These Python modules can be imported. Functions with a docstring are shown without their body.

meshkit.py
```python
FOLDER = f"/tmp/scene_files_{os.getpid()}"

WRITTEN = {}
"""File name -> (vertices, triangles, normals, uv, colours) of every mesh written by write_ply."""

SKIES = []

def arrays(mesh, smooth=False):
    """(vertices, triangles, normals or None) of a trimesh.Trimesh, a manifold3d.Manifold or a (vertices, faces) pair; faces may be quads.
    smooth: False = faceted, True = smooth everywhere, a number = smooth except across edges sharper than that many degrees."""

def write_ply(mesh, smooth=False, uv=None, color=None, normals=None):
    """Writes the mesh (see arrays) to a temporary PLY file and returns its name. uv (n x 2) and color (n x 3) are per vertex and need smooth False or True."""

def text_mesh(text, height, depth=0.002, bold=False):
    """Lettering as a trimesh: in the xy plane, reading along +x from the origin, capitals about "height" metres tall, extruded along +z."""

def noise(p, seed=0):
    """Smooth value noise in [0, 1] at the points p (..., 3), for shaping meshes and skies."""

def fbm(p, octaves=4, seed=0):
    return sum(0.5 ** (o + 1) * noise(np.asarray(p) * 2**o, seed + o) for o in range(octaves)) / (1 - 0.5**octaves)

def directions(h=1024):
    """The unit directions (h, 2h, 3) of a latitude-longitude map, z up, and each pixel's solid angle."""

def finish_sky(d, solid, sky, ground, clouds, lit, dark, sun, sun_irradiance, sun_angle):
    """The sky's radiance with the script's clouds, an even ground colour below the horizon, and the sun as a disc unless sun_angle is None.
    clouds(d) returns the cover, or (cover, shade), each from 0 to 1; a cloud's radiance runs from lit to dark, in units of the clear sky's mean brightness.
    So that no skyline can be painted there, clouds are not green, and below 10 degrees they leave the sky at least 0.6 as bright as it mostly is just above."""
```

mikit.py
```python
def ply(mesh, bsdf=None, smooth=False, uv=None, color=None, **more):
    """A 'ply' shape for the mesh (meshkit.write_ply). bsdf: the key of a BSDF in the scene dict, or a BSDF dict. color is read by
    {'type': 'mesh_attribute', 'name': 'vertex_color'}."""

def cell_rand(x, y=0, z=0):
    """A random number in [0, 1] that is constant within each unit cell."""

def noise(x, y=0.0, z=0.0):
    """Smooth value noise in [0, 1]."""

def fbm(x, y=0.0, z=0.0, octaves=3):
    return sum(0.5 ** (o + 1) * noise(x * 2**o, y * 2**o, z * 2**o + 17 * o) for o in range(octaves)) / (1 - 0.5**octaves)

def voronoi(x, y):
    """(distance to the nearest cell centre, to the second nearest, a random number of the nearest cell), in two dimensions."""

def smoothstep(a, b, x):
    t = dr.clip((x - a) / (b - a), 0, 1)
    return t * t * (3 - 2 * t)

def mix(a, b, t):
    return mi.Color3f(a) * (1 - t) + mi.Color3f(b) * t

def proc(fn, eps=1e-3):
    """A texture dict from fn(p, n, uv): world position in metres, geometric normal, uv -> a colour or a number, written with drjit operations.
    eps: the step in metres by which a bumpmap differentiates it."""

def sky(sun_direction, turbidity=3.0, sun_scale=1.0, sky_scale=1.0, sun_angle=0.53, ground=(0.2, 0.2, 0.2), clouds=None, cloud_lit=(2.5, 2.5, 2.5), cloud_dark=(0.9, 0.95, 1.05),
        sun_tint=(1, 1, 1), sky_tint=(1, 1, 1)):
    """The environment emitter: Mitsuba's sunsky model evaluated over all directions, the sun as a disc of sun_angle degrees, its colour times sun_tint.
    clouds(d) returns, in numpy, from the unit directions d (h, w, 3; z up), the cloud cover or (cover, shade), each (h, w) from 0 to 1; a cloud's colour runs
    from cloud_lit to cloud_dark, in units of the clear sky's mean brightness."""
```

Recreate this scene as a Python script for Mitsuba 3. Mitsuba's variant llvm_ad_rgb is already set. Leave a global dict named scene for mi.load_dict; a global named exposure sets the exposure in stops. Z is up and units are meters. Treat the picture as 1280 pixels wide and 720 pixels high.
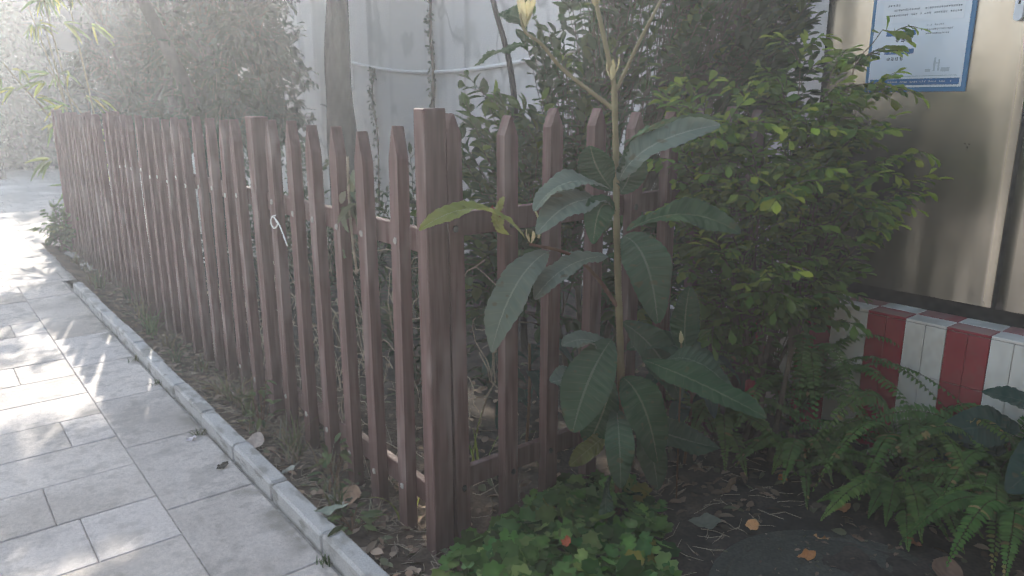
import math, random
import numpy as np, trimesh, drjit as dr, mitsuba as mi
import mikit, meshkit
from mikit import noise, fbm, voronoi, cell_rand, smoothstep, mix, proc

# ------------------------------------------------------------------ camera, sky, exposure
T = mi.ScalarTransform4f
CAM = np.array([-1.131, -1.795, 1.400])
YAW, PITCH = math.radians(38.8), math.atan(230 / 930)
FWD = np.array([math.sin(YAW) * math.cos(PITCH), math.cos(YAW) * math.cos(PITCH), -math.sin(PITCH)])
AZ, EL = math.radians(15.5), math.radians(31)
SUN = [math.sin(AZ) * math.cos(EL), math.cos(AZ) * math.cos(EL), math.sin(EL)]
exposure = 4.15
HAZE = 0.020
scene, labels = {}, {}
scene['haze_air'] = dict(type='homogeneous', albedo={'type': 'rgb', 'value': [0.91, 0.945, 0.985]}, sigma_t=HAZE,
                         phase={'type': 'hg', 'g': 0.62})
scene['camera'] = dict(type='perspective', fov=69.06, fov_axis='x', near_clip=0.02, far_clip=400.0,
                       to_world=T().look_at(origin=CAM.tolist(), target=(CAM + FWD).tolist(), up=[0, 0, 1]),
                       medium={'type': 'ref', 'id': 'haze_air'})
scene['sky_light'] = mikit.sky(SUN, turbidity=3.5, ground=(0.22, 0.2, 0.18), sun_tint=(0.82, 0.97, 1.28), sky_tint=(1.22, 1.0, 0.82), sun_scale=0.46)

# ------------------------------------------------------------------ helpers
rng = np.random.default_rng(7)


def numbered(name):
    if name not in scene and name not in labels:
        return name
    k = 1
    while f'{name}_{k:03d}' in scene or f'{name}_{k:03d}' in labels:
        k += 1
    return f'{name}_{k:03d}'


def thing(name, label, cat, group=None):
    key = numbered(name)
    labels[key] = {'label': label, 'category': cat}
    if group:
        labels[key]['group'] = group
    return key


def put(name, mesh, bsdf, parent=None, smooth=False, uv=None, color=None, **more):
    key = numbered(f'{parent}__{name}' if parent else name)
    scene[key] = mikit.ply(mesh, bsdf, smooth=smooth, uv=uv, color=color, **more)
    return key


def tag(key, label, cat, group=None, kind=None):
    labels[key] = {'label': label, 'category': cat}
    if group:
        labels[key]['group'] = group
    if kind:
        labels[key]['kind'] = kind
    return key


def stuff(key, label=None):
    labels[key] = {'kind': 'stuff'}
    if label:
        labels[key]['label'] = label


def structure(name, mesh, bsdf, label, **kw):
    key = put(name, mesh, bsdf, **kw)
    labels[key] = {'label': label, 'kind': 'structure'}
    return key


def norm(v):
    v = np.asarray(v, float)
    return v / np.maximum(np.linalg.norm(v, axis=-1, keepdims=True), 1e-9)


def box(x0, x1, y0, y1, z0, z1, c=0.0):
    """A box with bevelled edges (c metres)."""
    if c <= 0:
        m = trimesh.creation.box(extents=(x1 - x0, y1 - y0, z1 - z0))
        m.apply_translation(((x0 + x1) / 2, (y0 + y1) / 2, (z0 + z1) / 2))
        return m
    pts = []
    for sx in (0, 1):
        for sy in (0, 1):
            for sz in (0, 1):
                p = np.array([x1 if sx else x0, y1 if sy else y0, z1 if sz else z0], float)
                d = np.array([-1 if sx else 1, -1 if sy else 1, -1 if sz else 1], float) * c
                for k in range(3):
                    e = d.copy()
                    e[k] = 0
                    pts.append(p + e)
    return trimesh.convex.convex_hull(np.array(pts))


def cat(parts):
    """Joins (v, f) pairs."""
    vs, fs, n = [], [], 0
    for v, f in parts:
        vs.append(v)
        fs.append(np.asarray(f) + n)
        n += len(v)
    return np.vstack(vs), np.vstack(fs)


def tube(points, radii, sides=6, cap=True):
    p = np.asarray(points, float)
    r = np.broadcast_to(np.asarray(radii, float), (len(p),))
    t = norm(np.gradient(p, axis=0))
    a = np.zeros_like(p)
    a0 = np.array([0.31, 0.95, 0.1]) if abs(t[0, 2]) > 0.6 else np.array([0, 0, 1.0])
    for i in range(len(p)):
        a0 = a0 - t[i] * (a0 @ t[i])
        a0 = a0 / np.linalg.norm(a0)
        a[i] = a0
    b = np.cross(t, a)
    ang = np.arange(sides) * 2 * np.pi / sides
    v = p[:, None] + r[:, None, None] * (np.cos(ang)[None, :, None] * a[:, None] + np.sin(ang)[None, :, None] * b[:, None])
    v = v.reshape(-1, 3)
    i, j = np.meshgrid(np.arange(len(p) - 1), np.arange(sides), indexing='ij')
    q = np.stack([i * sides + j, i * sides + (j + 1) % sides, (i + 1) * sides + (j + 1) % sides, (i + 1) * sides + j], -1).reshape(-1, 4)
    f = np.vstack([q[:, [0, 1, 2]], q[:, [0, 2, 3]]])
    if cap:
        n = len(v)
        v = np.vstack([v, p[:1], p[-1:]])
        k = np.arange(sides)
        f = np.vstack([f, np.stack([k * 0 + n, (k + 1) % sides, k], 1), np.stack([k * 0 + n + 1, k + (len(p) - 1) * sides, (k + 1) % sides + (len(p) - 1) * sides], 1)])
    return v, f


def spline(pts, n=12):
    """A smooth curve (Catmull-Rom) through the points."""
    p = np.asarray(pts, float)
    if len(p) == 2:
        return p[0] + (p[1] - p[0]) * np.linspace(0, 1, n)[:, None]
    q = np.vstack([2 * p[0] - p[1], p, 2 * p[-1] - p[-2]])
    out = []
    m = max(2, n // (len(p) - 1))
    for i in range(1, len(q) - 2):
        t = np.linspace(0, 1, m, endpoint=(i == len(q) - 3))[:, None]
        out.append(0.5 * (2 * q[i] + (q[i + 1] - q[i - 1]) * t + (2 * q[i - 1] - 5 * q[i] + 4 * q[i + 1] - q[i + 2]) * t**2
                          + (3 * q[i] - q[i - 1] - 3 * q[i + 1] + q[i + 2]) * t**3))
    return np.vstack(out)


def bend(p0, p1, up=0.1, n=6):
    """An arc from p0 to p1 that bows by up."""
    t = np.linspace(0, 1, n)[:, None]
    return np.asarray(p0) * (1 - t) + np.asarray(p1) * t + np.array([0, 0, 1.0]) * (up * 4 * t * (1 - t))


# templates of small leaves: x along the leaf (0..1), y across (-.5...5), z up
def leaf_template(kind='oval'):
    if kind == 'oval':
        xs, ws = [0.0, 0.22, 0.5, 0.8, 1.0], [0.03, 0.36, 0.5, 0.32, 0.02]
    elif kind == 'obovate':
        xs, ws = [0.0, 0.3, 0.62, 0.86, 1.0], [0.03, 0.25, 0.5, 0.38, 0.05]
    else:  # blade
        xs, ws = [0.0, 0.18, 0.5, 0.8, 1.0], [0.1, 0.45, 0.5, 0.3, 0.01]
    v = []
    for x, w in zip(xs, ws):
        z = -0.16 * x * x
        v += [[x, -w, z + 0.16 * w], [x, 0, z - 0.02], [x, w, z + 0.16 * w]]
    f = []
    for i in range(4):
        a = i * 3
        f += [[a, a + 3, a + 1], [a + 1, a + 3, a + 4], [a + 1, a + 4, a + 2], [a + 2, a + 4, a + 5]]
    return np.array(v), np.array(f)


TPL = {k: leaf_template(k) for k in ('oval', 'obovate', 'blade')}


def leaves(P, D, N, L, W, kind='oval'):
    """Many small leaves: (v, f, per-leaf vertex count). P base points, D directions, N normals."""
    tv, tf = TPL[kind]
    P, D = np.asarray(P, float), norm(D)
    S = norm(np.cross(np.asarray(N, float), D))
    N = np.cross(D, S)
    L, W = np.broadcast_to(L, (len(P),)), np.broadcast_to(W, (len(P),))
    v = (P[:, None] + D[:, None] * (tv[None, :, :1] * L[:, None, None]) + S[:, None] * (tv[None, :, 1:2] * W[:, None, None])
         + N[:, None] * (tv[None, :, 2:] * L[:, None, None]))
    f = tf[None] + (np.arange(len(P)) * len(tv))[:, None, None]
    return v.reshape(-1, 3), f.reshape(-1, 3), len(tv)


def leaf_uv(n, kind='oval'):
    tv = TPL[kind][0]
    return np.tile(np.stack([tv[:, 0], tv[:, 1] + 0.5], 1), (n, 1))


def vary(n, base, spread=0.25, hue=0.12, r=None):
    """n colours round base."""
    r = r or rng
    c = np.tile(np.asarray(base, float), (n, 1)) * (1 + spread * r.normal(size=(n, 1))).clip(0.35, 2.2)
    c *= 1 + hue * r.normal(size=(n, 3)) * np.array([1, 0.4, 0.8])
    return c.clip(0.005, 0.9)


def big_leaf(base, mid, tip, width, hint, fold=0.25, nl=56, nw=10, veins=13, ridge=0.0048, seed=0, wave=0.009):
    """A large veined leaf along the curve base - mid - tip. Returns mesh (v, f) and uv."""
    base, mid, tip = (np.asarray(x, float) for x in (base, mid, tip))
    ctrl = 2 * mid - 0.5 * (base + tip)
    t = np.linspace(0, 1, nl + 1)[:, None]
    c = (1 - t) ** 2 * base + 2 * t * (1 - t) * ctrl + t * t * tip
    tan = norm(np.gradient(c, axis=0))
    side = norm(np.cross(np.asarray(hint, float), tan))
    nor = np.cross(tan, side)
    tw_ = np.random.default_rng(seed + 500).normal(0, 0.38) * (t - 0.35) * 1.6
    side, nor = side * np.cos(tw_) + nor * np.sin(tw_), nor * np.cos(tw_) - side * np.sin(tw_)
    L = np.linalg.norm(np.diff(c, axis=0), axis=1).sum()
    u = t[:, 0]
    prof = np.where(u < 0.06, 0.05, 1.0) * (np.sin(np.pi * np.clip((u - 0.04) / 0.965, 0, 1) ** 1.15)) ** 0.62
    prof = np.maximum(prof, 0.02)
    s = np.linspace(-1, 1, 2 * nw + 1)
    U, Sg = np.meshgrid(u, s, indexing='ij')
    w = (prof * width / 2)[:, None] * Sg
    a = np.abs(Sg)
    z = fold * np.abs(w) * (1 - 0.35 * a)
    ph = (U * veins - 0.9 * a * prof[:, None])
    z = z + ridge * np.sin(2 * np.pi * ph) * np.sqrt(np.clip(a * (1.25 - a), 0, 1)) * np.minimum(1, prof * 1.5)[:, None]
    r = np.random.default_rng(seed)
    f1, f2 = r.uniform(0, 6, 2)
    z = z + wave * np.sin(9 * U + f1) * a**1.5 * Sg * prof[:, None] + wave * 0.7 * np.sin(15 * U + f2) * a**2 * prof[:, None]
    serr = 1 + 0.018 * np.where(a > 0.99, ((U * 24) % 1) - 0.5, 0) * 2
    v = c[:, None] + side[:, None] * (w * serr)[..., None] + nor[:, None] * z[..., None]
    n = 2 * nw + 1
    i, j = np.meshgrid(np.arange(nl), np.arange(2 * nw), indexing='ij')
    q = np.stack([i * n + j, (i + 1) * n + j, (i + 1) * n + j + 1, i * n + j + 1], -1).reshape(-1, 4)
    uv = np.stack([U, Sg * 0.5 + 0.5], -1).reshape(-1, 2)
    return (v.reshape(-1, 3), np.vstack([q[:, [0, 1, 2]], q[:, [0, 2, 3]]])), uv


# ------------------------------------------------------------------ materials
def mat(key, d):
    scene[key] = d
    return key


def pr(fn, **k):
    return {'type': 'twosided', 'bsdf': dict(type='principled', base_color=proc(fn), **k)}


def bump(inner, fn, scale, eps=1e-3):
    return {'type': 'bumpmap', 'arbitrary': proc(fn, eps=eps), 'scale': scale, 'bsdf': inner}


def wood_col(p, n, uv):
    g = 0.25 + 0.5 * fbm(p.x * 90, p.y * 90, p.z * 5, 3)
    c = mix((0.106, 0.059, 0.052), (0.180, 0.106, 0.097), smoothstep(0.3, 0.75, g))
    w = smoothstep(0.55, 0.8, fbm(p.x * 14, p.y * 14, p.z * 3.2 + 4, 3))
    c = mix(c, (0.26, 0.21, 0.195), w * 0.6)
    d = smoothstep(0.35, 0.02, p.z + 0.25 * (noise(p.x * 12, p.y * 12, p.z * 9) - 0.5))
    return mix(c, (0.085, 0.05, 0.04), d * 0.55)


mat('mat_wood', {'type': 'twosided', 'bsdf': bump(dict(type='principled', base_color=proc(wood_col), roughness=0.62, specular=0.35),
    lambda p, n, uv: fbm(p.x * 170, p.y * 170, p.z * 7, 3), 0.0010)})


def slab_col(p, n, uv):
    i = fbm(p.x * 2.1, p.y * 2.1, 3.0, 3)
    c = mix((0.365, 0.33, 0.305), (0.49, 0.447, 0.418), smoothstep(0.3, 0.7, i))
    g = noise(p.x * 380, p.y * 380, 1.0)
    c = c * (0.80 + 0.22 * g + 0.18 * noise(p.x * 120, p.y * 95, 4.0))
    dj = smoothstep(0.52, 0.8, fbm(p.x * 26, p.y * 26, 8.0, 3))
    c = mix(c, (0.22, 0.20, 0.175), dj * 0.35)
    s = smoothstep(0.60, 0.74, fbm(p.x * 9 + 9, p.y * 11, 1.0, 4))
    c = mix(c, (0.19, 0.18, 0.165), s * 0.35)
    return c


def slab_tone(k):
    tone = ((1.0, 1.0, 1.0), (0.94, 0.935, 0.925), (1.04, 1.03, 1.01), (0.98, 0.965, 0.935))[k]

    def fn(p, n, uv):
        c = slab_col(p + mi.Vector3f(3.1 * k, 1.7 * k, 0), n, uv) * mi.Color3f(*tone)
        e = smoothstep(0.13, 0.0, -0.29 - p.x + 0.05 * noise(p.x * 8, p.y * 8)) * smoothstep(0.45, 0.7, fbm(p.x * 9, p.y * 9, 5.0, 3))
        return mix(c, (0.13, 0.12, 0.095), e * 0.7)          # grit gathered along the kerb
    return fn


for k in range(4):
    mat(f'mat_slab_{k}', {'type': 'twosided', 'bsdf': bump(dict(type='principled', base_color=proc(slab_tone(k)), roughness=0.72, specular=0.4),
        lambda p, n, uv: fbm(p.x * 45, p.y * 45, 0.0, 4), 0.0022)})


def far_slab_col(p, n, uv):
    c = slab_col(p, n, uv)
    y = p.y / 0.325
    x = p.x / 0.62 + 0.47 * cell_rand(dr.floor(y), 3, 1)
    j = dr.minimum(dr.minimum(y - dr.floor(y), 1 - (y - dr.floor(y))) * 0.325, dr.minimum(x - dr.floor(x), 1 - (x - dr.floor(x))) * 0.62)
    return mix(c, (0.12, 0.11, 0.1), (1 - smoothstep(0.002, 0.008, j)) * 0.8)


mat('mat_far_slab', pr(far_slab_col, roughness=0.75, specular=0.4))
mat('mat_joint', pr(lambda p, n, uv: mix((0.20, 0.185, 0.165), (0.33, 0.31, 0.285), noise(p.x * 60, p.y * 60)), roughness=0.95, specular=0.1))


def kerb_col(p, n, uv):
    c = mix((0.36, 0.35, 0.335), (0.49, 0.475, 0.455), fbm(p.x * 6, p.y * 6, p.z * 6, 4)) * (0.84 + 0.3 * noise(p.x * 330, p.y * 330, p.z * 330))
    s = smoothstep(0.5, 0.72, fbm(p.x * 22, p.y * 13, p.z * 30 + 3, 3))
    c = mix(c, (0.15, 0.14, 0.115), s * 0.55)
    low = smoothstep(0.022, 0.0, p.z + 0.015 * noise(p.x * 30, p.y * 30))
    return mix(c, (0.10, 0.092, 0.075), low * 0.7)


mat('mat_kerb', {'type': 'twosided', 'bsdf': bump(dict(type='principled', base_color=proc(kerb_col), roughness=0.7, specular=0.35),
    lambda p, n, uv: fbm(p.x * 70, p.y * 70, p.z * 70, 3), 0.002)})


def soil_col(p, n, uv):
    a = fbm(p.x * 11, p.y * 11, 2.0, 4)
    c = mix((0.035, 0.025, 0.019), (0.105, 0.075, 0.055), smoothstep(0.25, 0.75, a))
    c = c * (0.6 + 0.8 * noise(p.x * 140, p.y * 140, 0.0))
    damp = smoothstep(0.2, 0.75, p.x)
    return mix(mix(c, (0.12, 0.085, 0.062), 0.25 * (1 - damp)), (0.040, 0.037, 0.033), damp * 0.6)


mat('mat_soil', {'type': 'twosided', 'bsdf': bump(dict(type='principled', base_color=proc(soil_col), roughness=0.95, specular=0.15),
    lambda p, n, uv: fbm(p.x * 60, p.y * 60, 0.0, 4), 0.006)})


def wall_col(p, n, uv):
    c = mix((0.575, 0.545, 0.525), (0.68, 0.65, 0.625), fbm(p.y * 0.9, p.z * 0.9, 1.0, 4))
    s = smoothstep(0.5, 0.8, fbm(p.y * 5.0, p.z * 0.5, 7.0, 3))
    c = mix(c, (0.33, 0.315, 0.30), s * 0.7)
    k = smoothstep(0.02, 0.0, dr.abs(fbm(p.y * 1.3, p.z * 0.8, 11.0, 4) - 0.5)) * smoothstep(0.4, 0.6, noise(p.y * 0.8, p.z * 0.6, 3.0))
    c = mix(c, (0.30, 0.285, 0.27), k * 0.55)
    m = smoothstep(0.62, 0.75, fbm(p.y * 3 + 3, p.z * 3, 2.0, 4))
    c = mix(c, (0.40, 0.385, 0.36), m * 0.5)
    return c * (0.95 + 0.1 * noise(p.x * 140, p.y * 140, p.z * 140))


mat('mat_wall', {'type': 'twosided', 'bsdf': bump(dict(type='principled', base_color=proc(wall_col), roughness=0.9, specular=0.2),
    lambda p, n, uv: fbm(p.x * 30, p.y * 30, p.z * 30, 3), 0.003)})
mat('mat_facade', pr(lambda p, n, uv: mix((0.76, 0.65, 0.52), (0.84, 0.75, 0.62), fbm(p.y * 0.7, p.z * 0.7, p.x, 3)), roughness=0.9, specular=0.2))
mat('mat_facade_dark', pr(lambda p, n, uv: mix((0.055, 0.054, 0.056), (0.095, 0.092, 0.092), fbm(p.x * 0.7, p.z * 0.7, p.y, 3)), roughness=0.9, specular=0.2))
mat('mat_window', {'type': 'twosided', 'bsdf': dict(type='principled', base_color={'type': 'rgb', 'value': [0.03, 0.035, 0.04]}, roughness=0.12, specular=0.6)})


def steel_rough(p, n, uv):
    return 0.16 + 0.16 * fbm(p.y * 3.1, p.z * 0.8, 2.0, 3)


mat('mat_steel', {'type': 'twosided', 'bsdf': bump(dict(type='roughconductor', distribution='ggx', eta={'type': 'rgb', 'value': [2.35, 2.28, 2.05]}, k={'type': 'rgb', 'value': [3.1, 3.0, 2.7]},
    specular_reflectance={'type': 'rgb', 'value': [1.0, 0.96, 0.91]}, alpha_u=0.05, alpha_v=0.13),
    lambda p, n, uv: fbm(p.y * 7.0, p.z * 0.9, 4.0, 2) + 0.004 * noise(p.y * 2.0, p.z * 1400, 0.0), 0.022, 2e-3)})
mat('mat_dark_gap', pr(lambda p, n, uv: mix((0.018, 0.017, 0.016), (0.05, 0.045, 0.04), noise(p.x * 40, p.y * 40, p.z * 40)), roughness=0.9, specular=0.2))


def tile_red(p, n, uv):
    c = mix((0.30, 0.024, 0.036), (0.37, 0.040, 0.050), noise(p.y * 16, p.z * 16, p.x * 16))
    d = smoothstep(0.55, 0.85, fbm(p.y * 9, p.z * 9, p.x * 9, 4))
    c = mix(c, (0.26, 0.13, 0.11), d * 0.55)
    top = smoothstep(0.6, 0.9, n.z) * smoothstep(0.25, 0.6, fbm(p.y * 8, p.x * 8, 4.0, 3))
    return mix(c, (0.27, 0.20, 0.17), top * 0.65)


def tile_white(p, n, uv):
    c = mix((0.78, 0.75, 0.67), (0.84, 0.82, 0.75), noise(p.y * 14, p.z * 14, p.x * 14))
    d = smoothstep(0.5, 0.85, fbm(p.y * 12, p.z * 7, p.x * 9, 4))
    c = mix(c, (0.40, 0.36, 0.29), d * 0.5)
    low = smoothstep(0.42, 0.05, p.z)
    c = mix(c, (0.28, 0.26, 0.19), low * 0.6)
    top = smoothstep(0.6, 0.9, n.z) * smoothstep(0.2, 0.6, fbm(p.y * 8, p.x * 8, 4.0, 3))
    return mix(c, (0.36, 0.33, 0.29), top * 0.7)


mat('mat_tile_red', pr(tile_red, roughness=0.33, specular=0.5))
mat('mat_tile_white', pr(tile_white, roughness=0.30, specular=0.5))
mat('mat_grout', pr(lambda p, n, uv: mix((0.11, 0.085, 0.07), (0.20, 0.16, 0.13), noise(p.y * 30, p.z * 30, p.x * 30)), roughness=0.95, specular=0.1))


def flat(key, c, rough=0.5, spec=0.4, **k):
    return mat(key, {'type': 'twosided', 'bsdf': dict(type='principled', base_color={'type': 'rgb', 'value': list(c)}, roughness=rough, specular=spec, **k)})


flat('mat_poster_blue', (0.045, 0.17, 0.33), 0.35)
flat('mat_poster_bar', (0.035, 0.13, 0.30), 0.35)
mat('mat_poster_white', pr(lambda p, n, uv: mix((0.60, 0.66, 0.72), (0.70, 0.75, 0.80), smoothstep(1.45, 1.75, p.z + 0.1 * noise(p.y * 6, p.z * 6))), roughness=0.32, specular=0.5))
flat('mat_poster_panel', (0.74, 0.77, 0.80), 0.35)
flat('mat_ink', (0.10, 0.11, 0.13), 0.5)
flat('mat_ink_blue', (0.10, 0.24, 0.45), 0.5)
flat('mat_ink_pale', (0.42, 0.48, 0.52), 0.5)
flat('mat_ink_white', (0.72, 0.74, 0.76), 0.5)
flat('mat_pipe', (0.72, 0.71, 0.69), 0.45)
flat('mat_black_rubber', (0.02, 0.02, 0.021), 0.6)
flat('mat_screw', (0.36, 0.33, 0.30), 0.55)
flat('mat_screw_dark', (0.05, 0.045, 0.04), 0.6)
mat('mat_cover', {'type': 'twosided', 'bsdf': bump(dict(type='principled', base_color=proc(lambda p, n, uv: mix((0.040, 0.041, 0.033), (0.075, 0.074, 0.058), fbm(p.x * 9, p.y * 9, 1.0, 4)) * (0.8 + 0.4 * noise(p.x * 170, p.y * 170))), roughness=0.8, specular=0.3),
    lambda p, n, uv: fbm(p.x * 24, p.y * 44, 0.0, 4), 0.0035)})


def thin(key, color, rough=0.45, trans=0.8, spec=1.5):
    return mat(key, dict(type='principledthin', base_color=color, roughness=rough, diff_trans=trans, eta=spec))


VC = {'type': 'mesh_attribute', 'name': 'vertex_color'}


def veined(dark, light, vein, n):
    def fn(p, nn, uv):
        a = dr.abs(uv.y - 0.5) * 2
        ph = uv.x * n - 0.9 * a
        d = dr.abs(ph - dr.floor(ph) - 0.5)
        side = smoothstep(0.085, 0.0, d) * smoothstep(1.0, 0.6, a)
        midrib = smoothstep(0.075, 0.02, a)
        c = mix(dark, light, fbm(p.x * 16, p.y * 16, p.z * 16, 3))
        c = mix(c, vein, side * 0.16)
        c = mix(c, vein, midrib * 0.6)
        e = smoothstep(0.68, 0.82, fbm(p.x * 38, p.y * 38, p.z * 38, 2))
        return mix(c, (0.13, 0.095, 0.045), e * 0.5)
    return proc(fn)


thin('mat_loquat', veined((0.052, 0.092, 0.052), (0.088, 0.128, 0.078), (0.18, 0.205, 0.145), 13), 0.36, 0.3)
thin('mat_loquat_dark', veined((0.032, 0.072, 0.034), (0.066, 0.11, 0.052), (0.17, 0.19, 0.11), 14), 0.30, 0.3)
thin('mat_loquat_pale', veined((0.13, 0.165, 0.125), (0.185, 0.215, 0.17), (0.28, 0.30, 0.24), 13), 0.30, 0.3)
thin('mat_loquat_old', veined((0.09, 0.10, 0.03), (0.17, 0.16, 0.055), (0.20, 0.19, 0.09), 13), 0.45, 0.5)
thin('mat_loquat_young', veined((0.22, 0.25, 0.06), (0.32, 0.33, 0.10), (0.38, 0.36, 0.18), 11), 0.4, 0.6)
thin('mat_bud', veined((0.50, 0.44, 0.24), (0.62, 0.56, 0.34), (0.60, 0.54, 0.33), 6), 0.6, 0.5)
thin('mat_dark_leaf', veined((0.030, 0.060, 0.046), (0.052, 0.088, 0.066), (0.09, 0.12, 0.09), 12), 0.38, 0.3)
thin('mat_leaf', VC, 0.42, 0.7)
thin('mat_leaf_tree', VC, 0.85, 0.12, 1.3)
thin('mat_leaf_soft', VC, 0.6, 0.9)
mat('mat_dead_leaf', {'type': 'twosided', 'bsdf': dict(type='principled', base_color=VC, roughness=0.8, specular=0.2)})
mat('mat_bark', {'type': 'twosided', 'bsdf': bump(dict(type='principled', base_color=proc(lambda p, n, uv: mix((0.035, 0.030, 0.027), (0.085, 0.073, 0.063), fbm(p.x * 30, p.y * 30, p.z * 9, 4))), roughness=0.9, specular=0.2),
    lambda p, n, uv: fbm(p.x * 60, p.y * 60, p.z * 14, 3), 0.008)})
mat('mat_stem', pr(lambda p, n, uv: mix(mix((0.20, 0.165, 0.085), (0.27, 0.235, 0.125), noise(p.x * 60, p.y * 60, p.z * 30)), (0.13, 0.07, 0.04), smoothstep(0.9, 0.35, p.z + 0.2 * noise(p.x * 20, p.y * 20, p.z * 12))), roughness=0.6, specular=0.3))
mat('mat_twig', pr(lambda p, n, uv: mix((0.07, 0.052, 0.036), (0.15, 0.115, 0.08), noise(p.x * 50, p.y * 50, p.z * 30)), roughness=0.85, specular=0.2))
mat('mat_red_twig', pr(lambda p, n, uv: mix((0.11, 0.055, 0.035), (0.18, 0.10, 0.06), noise(p.x * 50, p.y * 50, p.z * 30)), roughness=0.7, specular=0.3))
mat('mat_dry', pr(lambda p, n, uv: mix((0.22, 0.175, 0.125), (0.42, 0.35, 0.27), noise(p.x * 40, p.y * 40, p.z * 40)), roughness=0.9, specular=0.15))

# ------------------------------------------------------------------ ground, paving, kerb
def grid(x0, x1, y0, y1, nx, ny, zf):
    x, y = np.linspace(x0, x1, nx + 1), np.linspace(y0, y1, ny + 1)
    X, Y = np.meshgrid(x, y, indexing='ij')
    P = np.stack([X, Y, zf(X, Y)], -1)
    i, j = np.meshgrid(np.arange(nx), np.arange(ny), indexing='ij')
    n = ny + 1
    q = np.stack([i * n + j, (i + 1) * n + j, (i + 1) * n + j + 1, i * n + j + 1], -1).reshape(-1, 4)
    return P.reshape(-1, 3), np.vstack([q[:, [0, 1, 2]], q[:, [0, 2, 3]]])


structure('ground', grid(-120, 120, -120, 120, 4, 4, lambda X, Y: X * 0 - 0.09), 'mat_joint', 'bare ground beyond the paving and the planted strip')
structure('path', grid(-4.6, -0.27, -4.0, 5.12, 2, 2, lambda X, Y: X * 0 - 0.0065), 'mat_joint', 'footpath of pale grey stone slabs between the kerb and the left edge of the picture')


def slab(x0, x1, y0, y1, r):
    g = 0.0013
    m = box(x0 + g, x1 - g, y0 + g, y1 - g, -0.045, 0.0 + r.uniform(-0.0012, 0.0012), 0.0035)
    m.apply_translation((-(x0 + x1) / 2, -(y0 + y1) / 2, 0))
    m.apply_transform(trimesh.transformations.rotation_matrix(r.normal(0, 0.0012), [1, 0, 0]))
    m.apply_transform(trimesh.transformations.rotation_matrix(r.normal(0, 0.0012), [0, 1, 0]))
    m.apply_translation(((x0 + x1) / 2, (y0 + y1) / 2, 0))
    return m


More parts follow.
